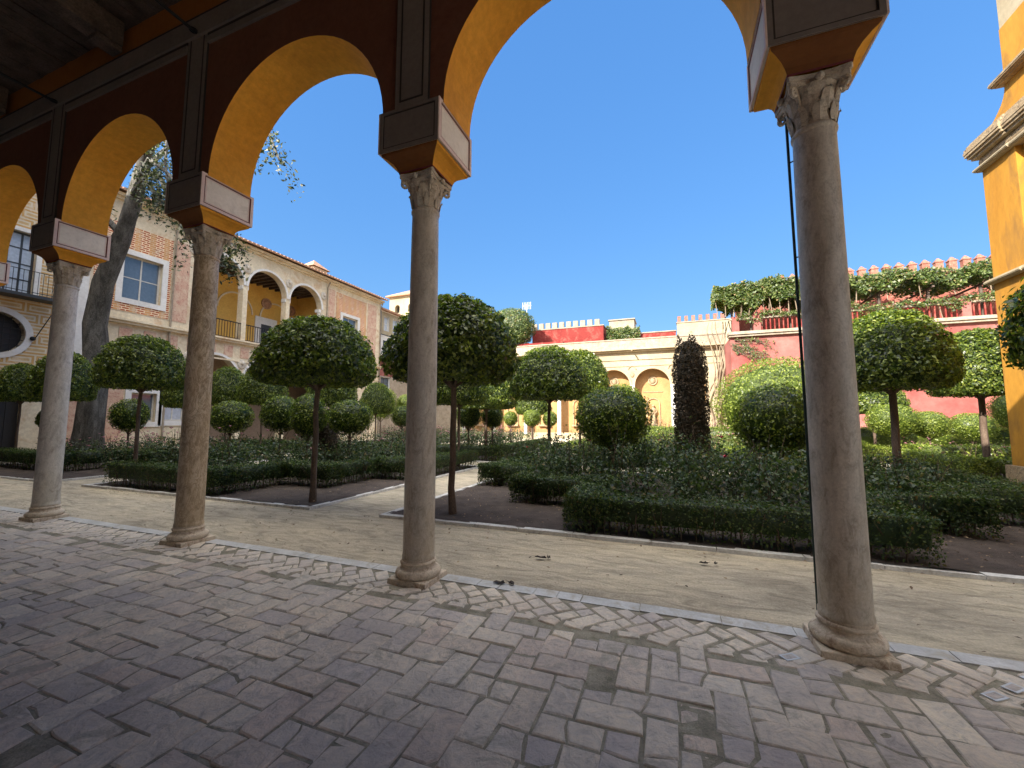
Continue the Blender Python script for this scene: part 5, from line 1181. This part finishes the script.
# antenna on the far roof
t = thing('roof_antenna', (-14.0, 41, 9), 'thin television aerial above the green roof shrub', 'antenna')
mb = MB(); mb.tube([(0, 0, 0), (0, 0, 5.0)], 0.04, 6); mb.build('mast', M['white'], t)
mb = MB(); mb.tube([(-0.5, 0, 4.8), (0.5, 0, 4.8)], 0.03, 5)
for k in range(6): mb.tube([(-0.45+k*0.18, 0, 4.4), (-0.45+k*0.18, 0, 5.2)], 0.025, 5)
mb.build('elements', M['white'], t)

# leaf litter on the bare soil
rs = np.random.RandomState(12); P = []
for (x0, x1, y0, y1, n) in ((-4.4, -1.5, 5.9, 9.2, 420), (2.8, 5.5, 5.9, 8.6, 420), (-9.0, -6.2, 5.9, 9.2, 300), (-13.1, -12.7, 5.9, 9, 40), (-12, 5.5, 5.45, 5.74, 160), (-12, 3, 3.95, 5.4, 150)):
    P.append(np.stack([rs.uniform(x0, x1, n), rs.uniform(y0, y1, n), np.full(n, 0.075 if y1 > 5.8 else 0.008)+rs.rand(n)*0.006], 1))
P = np.concatenate(P); M['litter'] = leafmat('fallen_leaf', [(0.0, (0.05, 0.03, 0.018)), (0.6, (0.16, 0.09, 0.05)), (1.0, (0.34, 0.24, 0.14))], 0.7, 0.1)
o = leaves('leaf_litter', P, np.tile([0, 0, 1.0], (len(P), 1)), 0.035, M['litter'], None, 13, aspect=0.6, spread=0.35, kind='stuff'); tag(o, 'small fallen leaves strewn over bare soil and path')
# small things on the ground
def dry(x, y, rz, label, s=1.0):
    rs_ = random.Random(int(x*100)); mb = MB(); n = 9
    pts_ = [(0.075*s*math.cos(a)*rs_.uniform(.6, 1.1), 0.035*s*math.sin(a)*rs_.uniform(.7, 1.1)) for a in [2*math.pi*k/n for k in range(n)]]
    for k in range(n):
        a, b = pts_[k], pts_[(k+1) % n]; za, zb_ = 0.02*abs(math.sin(k*1.7)), 0.02*abs(math.sin((k+1)*1.7)) if k+1 < n else 0.0
        mb.face([(0, 0, 0.006), (a[0], a[1], 0.004+za), (b[0], b[1], 0.004+zb_)]); mb.face([(0, 0, 0.002), (a[0], a[1], za), (b[0], b[1], zb_)])
    mb.tube([(0.06*s, 0, .01), (0.11*s, 0.01, .014)], 0.002, 4)
    o = mb.build('dry_leaf', M['dryleaf']); o.location = (x, y, 0.018); o.rotation_euler.z = rz; tag(o, label, 'leaf', 'dry leaves blown onto floor and path')
dry(-1.60, 3.86, 0.5, 'dark dry leaf on the marble edge right of the middle column'); dry(-1.49, 3.89, 2.5, 'smaller dry leaf touching the one on the marble edge', 0.8)
dry(-1.45, 4.72, 0.3, 'dark dry leaf on the sandy path, left of its pair', 0.9); dry(-1.36, 4.75, 1.9, 'dark dry leaf on the sandy path, right of its pair', 0.7)
dry(0.30, 5.2, 0.4, 'tiny dry leaf on the path before the right hedge', 0.7); dry(0.42, 5.22, 1.4, 'tiny second dry leaf on the path before the right hedge', 0.6)
def tile(x, y, rz, label):
    mb = MB(); mb.box(-0.055, 0.055, -0.035, 0.035, 0, 0.004); mb.cur = 1; mb.box(-0.04, 0.04, -0.022, 0.022, 0.004, 0.0055)
    o = mb.build('inset_tile', [M['porcelain'], M['slab']]); o.location = (x, y, 0.0185); o.rotation_euler.z = rz; tag(o, label, 'tile', 'small pale tiles set in the floor')
tile(0.70, 3.40, 0.6, 'small pale framed tile left of the nearest column base'); tile(1.86, 3.50, 0.7, 'pale framed tile right of the nearest column base, middle one'); tile(1.70, 3.36, 0.6, 'pale framed tile right of the nearest column base, left one'); tile(2.04, 3.66, 0.5, 'pale framed tile right of the nearest column base, farthest one')
